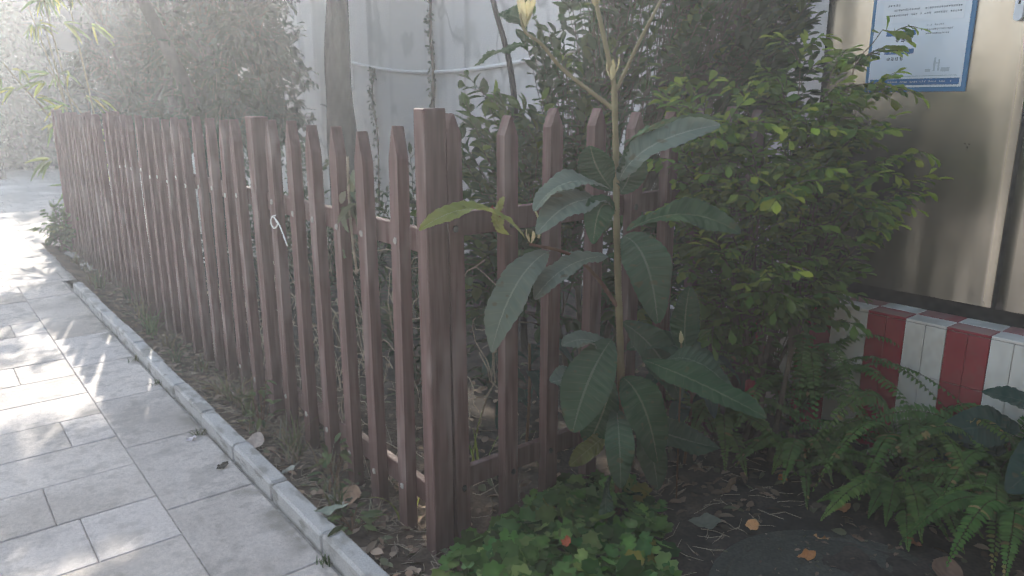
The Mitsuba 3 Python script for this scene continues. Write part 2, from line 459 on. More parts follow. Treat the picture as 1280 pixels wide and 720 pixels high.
r = np.random.default_rng(3)
y = -1.05
while y < 5.0:                                          # the band of long slabs along the kerb
    put('slab', slab(-0.598, -0.288, y, min(y + 0.625, 5.1), r), f'mat_slab_{r.integers(4)}', 'path')
    y += 0.625
row = 0
y = -0.995
while y < 5.0:                                          # the wider field beside it
    x = -0.598
    first = [0.32, 0.48, 0.17, 0.40, 0.60, 0.25][row % 6]
    while x > -2.4:
        w = first if x == -0.598 else 0.62
        put('slab', slab(x - w, x, y, min(y + 0.325, 5.1), r), f'mat_slab_{r.integers(4)}', 'path')
        x -= w
    y += 0.325
    row += 1
put('far_paving', grid(-9, 9, 5.10, 60, 2, 2, lambda X, Y: X * 0 - 0.002), 'mat_far_slab', 'path')
put('side_paving', grid(-9, -2.45, -9, 5.096, 2, 2, lambda X, Y: X * 0 - 0.004), 'mat_far_slab', 'path')
structure('kerb', box(-0.272, -0.224, -2.0, 4.62, -0.06, 0.052), 'mat_joint', 'low kerb of pale stone blocks between the path and the planted strip')
ys = [-1.45, -1.03, -0.61, -0.19, 0.235, 0.655, 1.055, 1.475, 1.90, 2.32, 2.74, 3.16, 3.58, 4.0, 4.42, 4.65]
for a, b in zip(ys[:-1], ys[1:]):
    m = box(-0.281, -0.214, a + 0.003, b - 0.003, -0.05, 0.07, 0.009)
    m.apply_translation((r.normal(0, 0.0025), 0, r.normal(0, 0.0022)))
    put('kerb_stone', m, 'mat_kerb', 'kerb')


def soil_z(X, Y):
    P = np.stack([X * 3.0, Y * 3.0, X * 0], -1)
    Q = np.stack([X * 17.0, Y * 17.0, X * 0 + 5], -1)
    z = 0.0 + 0.035 * (meshkit.fbm(P, 3) - 0.5) + 0.018 * (meshkit.fbm(Q, 3) - 0.5)
    z = z + 0.045 * np.clip(1 - (X + 0.214) / 0.16, 0, 1) * np.clip((Y + 0.5) / 0.6, 0.25, 1)
    return z


structure('garden_bed', grid(-0.214, 1.85, -2.6, 6.9, 170, 620, soil_z), 'mat_soil', 'bare brown soil of the planted strip behind the kerb', smooth=True)
structure('back_bed', grid(1.80, 3.02, -3.2, 8.5, 30, 200, lambda X, Y: soil_z(X, Y) - 0.03), 'mat_soil', 'soil behind the shrubs at the foot of the plastered wall', smooth=True)

# the grey wall of the building behind the garden
wl = structure('building_wall', box(3.0, 3.3, -7.0, 13.0, -0.1, 4.3), 'mat_wall', 'grey plastered building wall behind the fence and shrubs')
labels[wl] = {'label': 'grey plastered building wall standing behind the fence and shrubs', 'category': 'wall'}
put('coping', box(2.95, 3.35, -7.0, 13.0, 4.3, 4.4, 0.01), 'mat_wall', wl)
t = np.linspace(0, 1, 40)
py = 6.2 + (2.3 - 6.2) * t
pz = 1.855 * (1 - t) + 1.845 * t - 0.165 * 4 * t * (1 - t) * (1 - 0.15 * t)
pts = np.stack([np.full(40, 2.978) + 0.004 * np.sin(9 * t), py, pz], 1)
pts = np.vstack([[[2.978, 6.235, 1.55], [2.978, 6.235, 1.80]], pts, [[2.978, 1.2, 1.90]]])
pipe = tag(put('wall_pipe', tube(pts, 0.017, 8), 'mat_pipe', smooth=40), 'thin white pipe sagging across the grey wall', 'pipe')

# ------------------------------------------------------------------ the fence
def prism(poly, depth, c, axis):
    """A pentagon (a, z) pulled through depth with bevelled edges; axis 'x': the pentagon stands in the yz plane."""
    poly = np.asarray(poly, float)
    ctr = poly.mean(0)
    ins = poly + norm(ctr - poly) * c * 1.4
    rows = [(ins, 0), (poly, c), (poly, depth - c), (ins, depth)]
    pts = []
    for q, d in rows:
        for a, z in q:
            pts.append((d, a, z) if axis == 'x' else (a, d, z))
    return trimesh.convex.convex_hull(np.array(pts))


def picket_poly(w, top, tip):
    return [(-w / 2, -0.05), (w / 2, -0.05), (w / 2, top - tip), (0.002, top), (-0.002, top), (-w / 2, top - tip)]


def screw_mesh(face):
    th = np.arange(14) * 2 * np.pi / 14
    ring = []
    for rad, d in ((0.0095, 0.0), (0.0088, 0.003), (0.0048, 0.0034), (0.004, 0.0012)):
        ring.append(np.stack([np.full(14, -d), rad * np.cos(th), 1.15 * rad * np.sin(th)], 1))
    v = np.vstack(ring + [[[-0.0015, 0, 0]]])
    f = []
    for k in range(3):
        for i in range(14):
            a, b = k * 14 + i, k * 14 + (i + 1) % 14
            f += [[a, b, b + 14], [a, b + 14, a + 14]]
    for i in range(14):
        f.append([42 + i, 42 + (i + 1) % 14, 56])
    v = np.array(v)
    if face == 'y':
        v = v[:, [1, 0, 2]] * np.array([-1, 1, 1])
    return v, np.array(f)


fence = thing('picket_fence', 'long reddish brown picket fence running along the kerb away from the corner post', 'fence')
base_x = mikit.ply(prism(picket_poly(0.054, 1.328, 0.096), 0.039, 0.0018, 'x'), 'mat_wood')
sx = mikit.ply(screw_mesh('x'), 'mat_screw')
r = np.random.default_rng(12)
posts_y = [1.365, 4.095, 6.55]
for k in range(33):
    y = 0.195 + 0.195 * k
    if min(abs(y - q) for q in posts_y) < 0.06:
        continue
    to = T().translate([r.normal(0, 0.003), y + r.normal(0, 0.005), r.normal(0, 0.008) + 0.003]).rotate([1, 0, 0], r.normal(0, 0.35)).rotate([0, 1, 0], r.normal(0, 0.25)).rotate([0, 0, 1], r.normal(0, 1.2))
    key = numbered(fence + '__picket')
    scene[key] = {**base_x, 'to_world': to}
    if k < 20:
        for z in ((0.992, 0.14) if k < 9 else (0.992,)):
            scene[numbered(key + '__screw')] = {**sx, 'to_world': to @ T().translate([-0.0005, 0.004 * r.normal(), z + 0.008 * r.normal()])}
cp = put('corner_post', box(0.0, 0.074, 0.0, 0.058, -0.06, 1.389, 0.0035), 'mat_wood', fence)
for q in posts_y:
    put('post', box(0.0, 0.074, q - 0.035, q + 0.035, -0.06, 1.35, 0.0035), 'mat_wood', fence)
for z in (0.998, 0.15):
    for a, b in ((0.058, 1.33), (1.40, 4.06), (4.13, 6.515)):
        put('rail', box(0.0415, 0.070, a, b, z - 0.037, z + 0.037, 0.003), 'mat_wood', fence)
fence2 = thing('picket_fence', 'short reddish brown picket fence turning from the corner post towards the metal cabinet', 'fence')
base_y = mikit.ply(prism(picket_poly(0.052, 1.378, 0.058), 0.041, 0.0018, 'y'), 'mat_wood')
sy = mikit.ply(screw_mesh('y'), 'mat_screw_dark')
for k in range(14):
    x = 0.116 + 0.19 * k
    if x > 1.8:
        break
    to = T().translate([x + r.normal(0, 0.004), r.normal(0, 0.003), r.normal(0, 0.006)]).rotate([0, 1, 0], r.normal(0, 0.35)).rotate([0, 0, 1], r.normal(0, 1.2))
    key = numbered(fence2 + '__picket')
    scene[key] = {**base_y, 'to_world': to}
    if k < 5:
        for z in (1.046, 0.198):
            scene[numbered(key + '__screw')] = {**sy, 'to_world': to @ T().translate([0.004 * r.normal(), -0.0005, z])}
for z in (1.046, 0.20):
    put('rail', box(0.076, 1.84, 0.0435, 0.070, z - 0.037, z + 0.037, 0.003), 'mat_wood', fence2)

# ------------------------------------------------------------------ the steel cabinet on its tiled plinth
SX, SZ = 2.05, 0.622
plinth = put('tiled_plinth', box(1.862, 2.98, -2.6, 0.12, -0.05, 0.570), 'mat_grout')
tag(plinth, 'low plinth with red and white striped tiles under the metal cabinet', 'plinth')
edges = [-0.418 - 0.1512 * k for k in range(-4, 15)]
for i, (a, b) in enumerate(zip(edges[:-1], edges[1:])):
    red = i % 2 == 0
    for half in (0, 1):
        ya, yb = a + (b - a) * half / 2, a + (b - a) * (half + 1) / 2
        for k in range(3):
            z1 = 0.5665 - 0.205 * k
            if z1 - 0.205 < -0.06:
                continue
            j = r.normal(0, 0.0006)
            put('tile', box(1.851 + j, 1.8625 + j, yb + 0.0013, ya - 0.0013, z1 - 0.2033, z1, 0.0012), 'mat_tile_red' if red else 'mat_tile_white', plinth)
    for k in range(2):
        m = box(1.8505 + 0.098 * k + 0.0015, 1.8505 + 0.098 * (k + 1) - 0.0015, b + 0.0015, a - 0.0015, 0.5685, 0.580 + r.normal(0, 0.0008), 0.0015)
        put('tile', m, 'mat_tile_red' if (red ^ (k == 1)) else 'mat_tile_white', plinth)
cab = thing('metal_cabinet', 'tall brushed stainless steel cabinet standing on the tiled plinth', 'cabinet')
put('base_frame', box(SX + 0.012, 2.95, -2.5, -0.01, 0.5702, SZ + 0.01), 'mat_dark_gap', cab)


def panel(y0, y1, z0, z1, x, seed):
    """A sheet of steel with slightly buckled metal and folded edges; its uv runs along y and z."""
    def bulge(Y, Z):
        P = np.stack([Y * 2.3 + seed, Z * 0.9, Y * 0], -1)
        return 0.010 * (meshkit.fbm(P, 3, seed) - 0.5)
    ny, nz = 40, 60
    Y, Z = np.meshgrid(np.linspace(y0, y1, ny + 1), np.linspace(z0, z1, nz + 1), indexing='ij')
    e = np.minimum(np.minimum(Y - y0, y1 - Y), 0.05) / 0.05
    X = x + bulge(Y, Z) * e
    X[0], X[-1] = x + 0.02, x + 0.02
    Y[1], Y[-2] = y0 + 0.002, y1 - 0.002
    P = np.stack([X, Y, Z], -1)
    i, j = np.meshgrid(np.arange(ny), np.arange(nz), indexing='ij')
    n = nz + 1
    q = np.stack([i * n + j, i * n + j + 1, (i + 1) * n + j + 1, (i + 1) * n + j], -1).reshape(-1, 4)
    return (P.reshape(-1, 3), np.vstack([q[:, [0, 1, 2]], q[:, [0, 2, 3]]])), np.stack([P[..., 1], P[..., 2]], -1).reshape(-1, 2)


put('body', box(SX + 0.015, 2.95, -2.5, 0.0, SZ, 2.25, 0.004), 'mat_steel', cab)
m, uv = panel(-0.792, -0.004, SZ + 0.012, 2.2, SX, 3)
put('door', m, 'mat_steel', cab, smooth=True, uv=uv)
m, uv = panel(-1.62, -0.806, SZ + 0.012, 2.2, SX, 8)
put('door', m, 'mat_steel', cab, smooth=True, uv=uv)
m, uv = panel(-2.45, -1.634, SZ + 0.012, 2.2, SX, 11)
put('door', m, 'mat_steel', cab, smooth=True, uv=uv)
for y in (-0.799, -1.627):
    put('door_gap', box(SX + 0.010, SX + 0.017, y - 0.008, y + 0.008, SZ + 0.01, 2.2), 'mat_dark_gap', cab)
for q in ((-0.618, 1.252), (-0.632, 1.25), (-0.628, 1.238)):
    put('dent', trimesh.creation.icosphere(1, 0.0035).apply_translation((SX - 0.001, q[0], q[1])), 'mat_screw_dark', cab)
hd = put('door_handle', trimesh.convex.convex_hull(np.vstack([trimesh.creation.cylinder(0.014, 0.018, sections=16).apply_transform(trimesh.transformations.rotation_matrix(np.pi / 2, [0, 1, 0])).apply_translation((SX - 0.012, -0.737, zz)).vertices for zz in (1.702, 1.84)])), 'mat_ink_white', cab, smooth=35)
put('keyhole', box(SX - 0.0225, SX - 0.0212, -0.741, -0.734, 1.745, 1.757), 'mat_screw_dark', hd)

# the notice on the cabinet
px = SX - 0.006
notice = thing('notice_board', 'white notice with a blue frame and small print on the steel cabinet', 'notice')
# (y0 left edge, y1 right edge, as seen; z0, z1)
def plate(name, yl, yr, z0, z1, x, m, parent=notice, th=0.0012):
    return put(name, box(x - th, x, min(yl, yr), max(yl, yr), z0, z1), m, parent)


PL, PR, PB, PT = -0.206, -0.594, 1.447, 1.93
put('backing', box(px - 0.004, px + 0.004, PR, PL, PB, PT, 0.001), 'mat_poster_blue', notice)
plate('sheet', PL - 0.014, PR + 0.016, PB + 0.018, PT - 0.014, px - 0.0042, 'mat_poster_white')
plate('text_panel', -0.252, -0.556, 1.714, 1.80, px - 0.0056, 'mat_poster_panel')
f1 = px - 0.0070
plate('footer_band', PL - 0.022, PR + 0.024, PB + 0.026, PB + 0.050, px - 0.0056, 'mat_poster_bar')


def script(y0, y1, z, h, seed, fill=0.9, words=False):
    """A line of print too small to read: short strokes, glyph by glyph, at the size seen."""
    rr = np.random.default_rng(seed)
    parts = []
    n = max(2, int(abs(y1 - y0) / (h * 1.12)))
    for k in range(n):
        if rr.random() > fill:
            continue
        c = y0 + (y1 - y0) * (k + 0.5) / n
        w = h * 0.42
        for s in range(3):
            zz = z + h * (0.15 + 0.32 * s)
            a = rr.uniform(0.55, 1.0)
            parts.append(box(f1 - 0.0006, f1, c - w * a, c + w * a, zz, zz + h * 0.14))
        for s in (-1, 1):
            o = c + s * w * rr.uniform(0.1, 0.75)
            parts.append(box(f1 - 0.0007, f1 - 0.0001, o - h * 0.07, o + h * 0.07, z + h * rr.uniform(0, 0.2), z + h * rr.uniform(0.75, 1)))
    return trimesh.util.concatenate(parts)


for i, (a, b, z, h, mm) in enumerate(((-0.268, -0.318, 1.776, 0.0085, 'mat_ink'), (-0.285, -0.548, 1.7575, 0.0075, 'mat_ink'), (-0.268, -0.548, 1.7385, 0.0075, 'mat_ink'),
                                      (-0.425, -0.497, 1.6945, 0.006, 'mat_ink'), (-0.405, -0.532, 1.6785, 0.0065, 'mat_ink'), (-0.425, -0.512, 1.663, 0.006, 'mat_ink'),
                                      (-0.288, -0.372, 1.6385, 0.018, 'mat_ink'), (-0.283, -0.385, 1.568, 0.015, 'mat_ink'))):
    if i < 3:
        f1 = px - 0.0070
    else:
        f1 = px - 0.0056
    put('text_line', script(a, b, z, h, 40 + i), mm, notice)
f1 = px - 0.0056
put('heading', script(-0.282, -0.52, 1.812, 0.036, 77, 1.0), 'mat_poster_bar', notice)
for z in (1.664, 1.594):
    lb = plate('label_bar', -0.274, -0.388, z, z + 0.019, px - 0.0056, 'mat_poster_bar')
    f1 = px - 0.0069
    put('label_text', script(-0.292, -0.372, z + 0.004, 0.011, int(z * 1000)), 'mat_ink_white', lb)
f1 = px - 0.0069
put('footer_text', script(-0.30, -0.56, PB + 0.035, 0.007, 91, 0.6), 'mat_ink_pale', notice)
f1 = px - 0.0056
for k, (a, b, z0, z1) in enumerate(((-0.470, -0.477, 1.525, 1.575), (-0.486, -0.492, 1.525, 1.568), (-0.468, -0.494, 1.553, 1.557), (-0.44, -0.46, 1.522, 1.533), (-0.498, -0.53, 1.522, 1.537), (-0.30, -0.56, 1.506, 1.509), (-0.28, -0.57, 1.497, 1.499))):
    plate('skyline_print', a, b, z0, z1, f1, 'mat_ink_pale')

# the round cover in the soil at the front
th = np.linspace(0, 2 * np.pi, 72, endpoint=False)
cx, cy, cr = 0.79, -0.96, 0.40
rings = [(0.0, -0.002), (0.12, -0.001), (0.24, 0.000), (0.335, 0.001), (0.345, -0.003), (0.350, -0.003), (0.358, 0.002), (0.394, 0.001), (0.40, -0.003), (0.402, -0.04)]
v, f = [[cx, cy, -0.002]], []
for q, z in rings[1:]:
    v += [[cx + q * math.cos(a), cy + q * math.sin(a), z] for a in th]
for i in range(72):
    f.append([0, 1 + i, 1 + (i + 1) % 72])
for k in range(len(rings) - 2):
    for i in range(72):
        a, b = 1 + k * 72 + i, 1 + k * 72 + (i + 1) % 72
        f += [[a, a + 72, b + 72], [a, b + 72, b]]
tag(put('ground_cover_lid', (np.array(v), np.array(f)), 'mat_cover', smooth=30), 'dusty dark grey round cover set in the soil in the right foreground', 'cover')

LOQUAT_LEAVES = [
    ((0.397, -0.094, 0.959), (0.235, -0.119, 0.877), (0.163, -0.086, 0.67), 0.139, (-0.83, -0.381, 0.408), 0.25),
    ((0.316, -0.081, 0.982), (0.131, -0.086, 1.106), (-0.062, -0.059, 1.063), 0.069, (-0.207, -0.257, 0.944), 0.5),
    ((0.256, -0.071, 1.014), (0.204, -0.055, 1.066), (0.231, -0.064, 1.133), 0.043, (0.104, -0.961, 0.256), 0.5),
    ((0.603, -0.157, 1.129), (0.423, -0.141, 1.17), (0.288, -0.135, 1.093), 0.102, (-0.327, -0.262, 0.908), 0.35),
    ((0.608, -0.161, 1.073), (0.429, -0.171, 1.114), (0.281, -0.155, 1.028), 0.135, (-0.449, -0.289, 0.845), 0.3),
    ((0.61, -0.163, 1.063), (0.485, -0.217, 1.099), (0.412, -0.26, 0.999), 0.097, (-0.326, -0.803, 0.498), 0.2),
    ((0.604, -0.158, 0.922), (0.413, -0.158, 0.916), (0.29, -0.137, 0.825), 0.113, (-0.506, -0.232, 0.83), 0.3),
    ((0.607, -0.187, 0.994), (0.593, -0.303, 0.934), (0.615, -0.347, 0.737), 0.162, (-0.476, -0.816, 0.327), 0.2),
    ((0.62, -0.171, 0.99), (0.784, -0.277, 1.055), (0.921, -0.413, 0.996), 0.134, (-0.133, -0.315, 0.94), 0.3),
    ((0.607, -0.161, 1.264), (0.733, -0.236, 1.332), (0.929, -0.317, 1.35), 0.085, (0.152, 0.189, 0.97), 0.5),
    ((0.61, -0.163, 1.149), (0.654, -0.25, 1.271), (0.836, -0.37, 1.338), 0.123, (-0.094, -0.523, 0.847), 0.35),
    ((0.603, -0.157, 1.129), (0.554, -0.131, 1.2), (0.519, -0.129, 1.275), 0.120, (-0.809, -0.556, 0.188), 0.15),
    ((0.611, -0.164, 1.119), (0.64, -0.187, 1.192), (0.649, -0.194, 1.303), 0.116, (-0.372, -0.917, 0.142), 0.2),
    ((0.6, -0.181, 0.658), (0.456, -0.219, 0.563), (0.387, -0.215, 0.389), 0.172, (-0.73, -0.554, 0.4), 0.15),
    ((0.633, -0.182, 0.51), (0.603, -0.311, 0.459), (0.633, -0.361, 0.263), 0.160, (-0.43, -0.826, 0.365), 0.2),
    ((0.61, -0.189, 0.417), (0.488, -0.321, 0.371), (0.481, -0.342, 0.215), 0.101, (-0.628, -0.638, 0.445), 0.2),
    ((0.669, -0.211, 0.365), (0.697, -0.271, 0.261), (0.747, -0.274, 0.087), 0.109, (-0.351, -0.865, 0.358), 0.2),
    ((0.68, -0.219, 0.573), (0.705, -0.445, 0.549), (0.799, -0.636, 0.469), 0.145, (-0.233, -0.429, 0.873), 0.22),
    ((0.574, -0.198, 0.329), (0.489, -0.194, 0.295), (0.422, -0.166, 0.241), 0.074, (-0.628, -0.372, 0.683), 0.2),
    ((0.61, -0.163, 0.595), (0.504, -0.155, 0.657), (0.397, -0.146, 0.657), 0.088, (-0.422, -0.394, 0.816), 0.25),
    ((0.887, -0.257, 0.538), (0.901, -0.231, 0.654), (0.917, -0.23, 0.787), 0.117, (-0.584, -0.806, 0.099), 0.15),
    ((0.782, -0.237, 0.544), (0.83, -0.34, 0.561), (0.93, -0.421, 0.458), 0.123, (-0.16, -0.346, 0.925), 0.3),
    ((0.582, -0.205, 0.181), (0.489, -0.271, 0.124), (0.476, -0.312, -0.028), 0.047, (-0.282, -0.921, 0.268), 0.4),
    ((0.617, -0.169, 0.553), (0.48, -0.135, 0.533), (0.37, -0.124, 0.534), 0.105, (-0.449, -0.289, 0.845), 0.3),
    ((0.686, -0.147, 0.575), (0.84, -0.194, 0.584), (1.042, -0.305, 0.495), 0.140, (-0.16, -0.346, 0.925), 0.3),
    ((0.677, -0.153, 0.343), (0.795, -0.286, 0.282), (0.927, -0.392, 0.236), 0.167, (-0.186, -0.501, 0.845), 0.25),
    ((0.618, -0.17, 0.51), (0.544, -0.187, 0.391), (0.518, -0.153, 0.285), 0.128, (-0.83, -0.381, 0.408), 0.2),
    ((0.659, -0.138, 0.692), (0.787, -0.203, 0.568), (0.86, -0.261, 0.39), 0.155, (-0.294, -0.792, 0.535), 0.2),
    ((0.381, 0.021, 1.611), (0.383, 0.058, 1.655), (0.34, 0.105, 1.661), 0.058, (-0.681, -0.517, 0.518), 0.3),
    ((0.421, -0.011, 1.569), (0.328, 0.038, 1.559), (0.235, 0.087, 1.509), 0.034, (-0.105, -0.283, 0.953), 0.5),
]

# ------------------------------------------------------------------ the loquat sapling in front of the fence
loq = thing('loquat_sapling', 'young tree with large ribbed drooping leaves standing in front of the short fence', 'sapling')
put('trunk', tube(spline([(0.636, -0.184, -0.03), (0.643, -0.189, 0.246), (0.636, -0.184, 0.496), (0.626, -0.176, 0.707), (0.613, -0.165, 0.975), (0.604, -0.158, 1.229), (0.594, -0.15, 1.459)], 36),
    np.linspace(0.0145, 0.0095, 36) * (1 + 0.10 * np.sin(np.arange(36) * 2.1)), 10), 'mat_stem', loq, smooth=50)
for pts, r0, r1, m in (([(0.594, -0.15, 1.452), (0.572, -0.133, 1.565), (0.553, -0.092, 1.727), (0.52, -0.05, 1.95)], 0.0085, 0.006, 'mat_stem'),
                       ([(0.598, -0.155, 1.44), (0.666, -0.183, 1.589), (0.737, -0.214, 1.734), (0.82, -0.24, 1.93)], 0.006, 0.004, 'mat_stem'),
                       ([(0.623, -0.173, 0.748), (0.534, -0.153, 0.865), (0.447, -0.122, 0.942), (0.316, -0.081, 0.984)], 0.0072, 0.0045, 'mat_red_twig'),
                       ([(0.598, -0.153, 1.381), (0.494, -0.031, 1.501), (0.421, -0.011, 1.574), (0.381, 0.021, 1.611), (0.368, 0.031, 1.661)], 0.0065, 0.004, 'mat_stem')):
    p = spline(pts, 20)
    put('branch', tube(p, np.linspace(r0, r1, len(p)), 8), m, loq, smooth=50)
for k, (b, mm, t_, w, h, fo) in enumerate(LOQUAT_LEAVES):
    m, uv = big_leaf(b, mm, t_, w * 0.92, h, fo, seed=k)
    key = put('leaf', m, 'mat_loquat_young' if k in (1, 2) else 'mat_loquat_pale' if k in (0, 3, 4, 6, 10, 19, 23) else 'mat_loquat_dark' if k % 3 == 2 else 'mat_loquat_old' if k in (18,) else 'mat_loquat', loq, smooth=True, uv=uv)
    if k == 1:
        labels[key] = {'label': 'yellow-green curling leaf reaching left across the corner post'}
    elif k == 0:
        labels[key] = {'label': 'large ribbed leaf hanging at the far left of the sapling'}
# upright pale buds of unopened leaves
for c, hs in (((0.579, -0.153, 1.47), 0.075), ((0.382, 0.022, 1.62), 0.12), ((0.555, -0.10, 1.68), 0.09), ((0.318, -0.085, 0.985), 0.05)):
    for q in range(4):
        a = q * 1.7 + c[0] * 9
        d = np.array([0.30 * math.cos(a), 0.30 * math.sin(a), 1.0])
        tip = np.array(c) + norm(d) * hs * (1 - 0.12 * q)
        mid = (np.array(c) + tip) / 2 + np.array([math.cos(a), math.sin(a), 0]) * 0.008
        m, uv = big_leaf(c, mid, tip, hs * 0.22, (-math.cos(a), -math.sin(a), 0.2), 0.6, 10, 3, 5, 0.0006, q, 0.001)
        put('bud_leaf', m, 'mat_bud', loq, smooth=True, uv=uv)
bud = thing('flower_bud', 'single pale bud on a thin stalk right of the sapling trunk', 'bud')
put('stalk', tube(spline([(0.87, -0.262, 0.0), (0.86, -0.262, 0.30), (0.857, -0.26, 0.5), (0.854, -0.257, 0.60)], 14), 0.003, 6), 'mat_stem', bud, smooth=50)
p = spline([(0.854, -0.257, 0.598), (0.853, -0.256, 0.62), (0.851, -0.254, 0.645)], 10)
put('tip', tube(p, 0.008 * np.sin(np.linspace(0.25, 3.0, len(p))), 8), 'mat_bud', bud, smooth=50)


# ------------------------------------------------------------------ shrubs
def shrub(key, root, tips, lit, L, W, parts, rr, kind='oval', per=14, stems=5, light=None, branch_mat='mat_twig', leafmat='mat_leaf', span=0.32, r0=0.014, spray=0, arch=0.10):
    """Stems from root, twigs to every tip and leaves along the twigs; the leaves nearest the path are parts of their own."""
    tips = np.asarray(tips, float)
    idx = rr.choice(len(tips), stems, replace=False)
    for _ in range(5):
        d = np.linalg.norm(tips[:, None] - tips[idx][None] if _ == 0 else tips[:, None] - cen[None], axis=-1)
        lab = d.argmin(1)
        cen = np.array([tips[lab == q].mean(0) if (lab == q).any() else tips[rr.integers(len(tips))] for q in range(stems)])
    tw, P, D, N, C = [], [], [], [], []
    for q in range(stems):
        rt = np.asarray(root, float) + np.r_[rr.normal(0, 0.05, 2), 0]
        hub = rt + (cen[q] - rt) * 0.72
        p = spline([rt, rt + (hub - rt) * np.array([0.30, 0.30, 0.5]) + np.r_[rr.normal(0, 0.03, 2), 0], hub], 14)
        put('branch', tube(p, np.linspace(r0, r0 * 0.4, len(p)), 6), branch_mat, key, smooth=50)
        for ti in np.nonzero(lab == q)[0]:
            tp = tips[ti]
            s = p[rr.integers(len(p) // 2, len(p))]
            c = bend(s, tp, arch * np.linalg.norm(tp - s) * rr.uniform(0.2, 1.3), 9) + np.vstack([[0, 0, 0], rr.normal(0, 0.006, (8, 3))])
            tw.append(tube(c, np.linspace(0.0038, 0.0013, 9), 4, False))
            shoots = [(c, span, per)]
            for w in range(spray):
                g = c[rr.integers(4, 8)]
                td = norm(c[-1] - c[-4])
                sd = norm(np.cross([0, 0, 1.0], td)) * (1 if w % 2 else -1)
                e = g + norm(td * 0.8 + sd * rr.uniform(0.5, 1.1) + np.array([0, 0, rr.uniform(-0.15, 0.25)])) * rr.uniform(0.07, 0.15)
                k = bend(g, e, 0.012, 9)
                tw.append(tube(k, np.linspace(0.002, 0.0011, 9), 4, False))
                shoots.append((k, 0.2, 7))
            for c, sp, m in shoots:
                ln = np.linalg.norm(c[-1] - c[0])
                u = np.linspace(max(0.08, 1 - sp / max(ln, 1e-3)), 1.0, m)
                pos = np.stack([np.interp(u, np.linspace(0, 1, 9), c[:, k]) for k in range(3)], 1)
                td = norm(c[-1] - c[-4])
                up = norm(np.array([0, 0, 1.0]) + rr.normal(0, 0.25, 3))
                sd = norm(np.cross(up, td))
                sg = np.where(np.arange(m) % 2 == 0, 1, -1)[:, None]
                ang = np.linspace(1.25, 0.35, m)[:, None]
                P.append(pos)
                D.append(td * np.cos(ang) + sd * sg * np.sin(ang) + np.array([0, 0, -0.22]) + rr.normal(0, 0.22, (m, 3)))
                N.append(np.tile(up, (m, 1)) + rr.normal(0, 0.35, (m, 3)))
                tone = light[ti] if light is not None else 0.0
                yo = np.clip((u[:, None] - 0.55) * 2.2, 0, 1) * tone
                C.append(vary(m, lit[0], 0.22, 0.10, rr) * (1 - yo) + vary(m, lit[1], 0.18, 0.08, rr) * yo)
    P, D, N, C = (np.vstack(x) for x in (P, D, N, C))
    Ls = L * rr.uniform(0.6, 1.15, len(P))
    Ws = Ls * (W / L) * rr.uniform(0.85, 1.15, len(P))
    k = put('twigs', cat(tw), branch_mat, key)
    stuff(k)
    order = np.argsort(np.linalg.norm(P - CAM, axis=1))
    first, rest = order[:parts], order[parts:]
    for i in first:
        v, f, n = leaves(P[i:i + 1], D[i:i + 1], N[i:i + 1], Ls[i:i + 1], Ws[i:i + 1], kind)
        put('leaf', (v, f), leafmat, key, smooth=True, color=np.tile(C[i], (n, 1)))
    if len(rest):
        v, f, n = leaves(P[rest], D[rest], N[rest], Ls[rest], Ws[rest], kind)
        k = put('foliage', (v, f), leafmat, key, smooth=True, color=np.repeat(C[rest], n, 0))
        stuff(k)


def blob(rr, n, c, rad, shell=0.55):
    d = norm(rr.normal(size=(n, 3)))
    return np.asarray(c) + d * (rr.uniform(shell, 1, (n, 1))) * np.asarray(rad) * (1 + 0.18 * np.sin(d[:, :1] * 7 + d[:, 1:2] * 5))


# the light green shrub between the sapling and the cabinet
rr = np.random.default_rng(21)
tips = [(1.09, -0.24, 1.12), (1.36, -0.09, 1.40), (1.66, -0.30, 1.52), (1.34, -0.37, 1.32), (1.86, -0.58, 1.14), (1.58, -0.55, 0.95), (1.07, -0.43, 0.85), (1.17, -0.44, 1.10), (1.93, -0.40, 1.64),
        (1.82, -0.42, 1.42), (1.20, -0.06, 1.10), (1.04, -0.25, 0.94), (1.37, 0.25, 1.46), (1.55, -0.2, 1.62), (1.84, -0.3, 1.56), (1.70, -0.44, 1.30), (1.45, -0.5, 1.1), (1.25, -0.2, 1.3), (1.76, -0.55, 1.06), (1.80, -0.56, 1.20), (1.68, -0.52, 1.02), (1.72, -0.40, 1.46)]
lt = [1.0] * len(tips)
for c, rad, n in (((1.30, -0.14, 1.08), (0.30, 0.30, 0.34), 40), ((1.52, -0.24, 1.30), (0.28, 0.22, 0.26), 34), ((1.48, -0.36, 0.92), (0.28, 0.22, 0.30), 34), ((1.22, -0.22, 0.72), (0.26, 0.22, 0.28), 26), ((1.62, -0.30, 0.66), (0.20, 0.2, 0.25), 18), ((1.12, -0.02, 1.25), (0.22, 0.2, 0.25), 18)):
    b = blob(rr, n, c, rad)
    tips += b.tolist()
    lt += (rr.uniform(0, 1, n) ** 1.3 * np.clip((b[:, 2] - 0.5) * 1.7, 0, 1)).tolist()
sh = thing('shrub', 'light green leafy shrub spreading in front of the metal cabinet', 'shrub')
shrub(sh, (1.42, -0.20, 0.0), tips, ((0.090, 0.158, 0.034), (0.30, 0.38, 0.055)), 0.060, 0.029, 290, rr, 'obovate', 9, 6, lt, span=0.26, spray=4, arch=0.30)
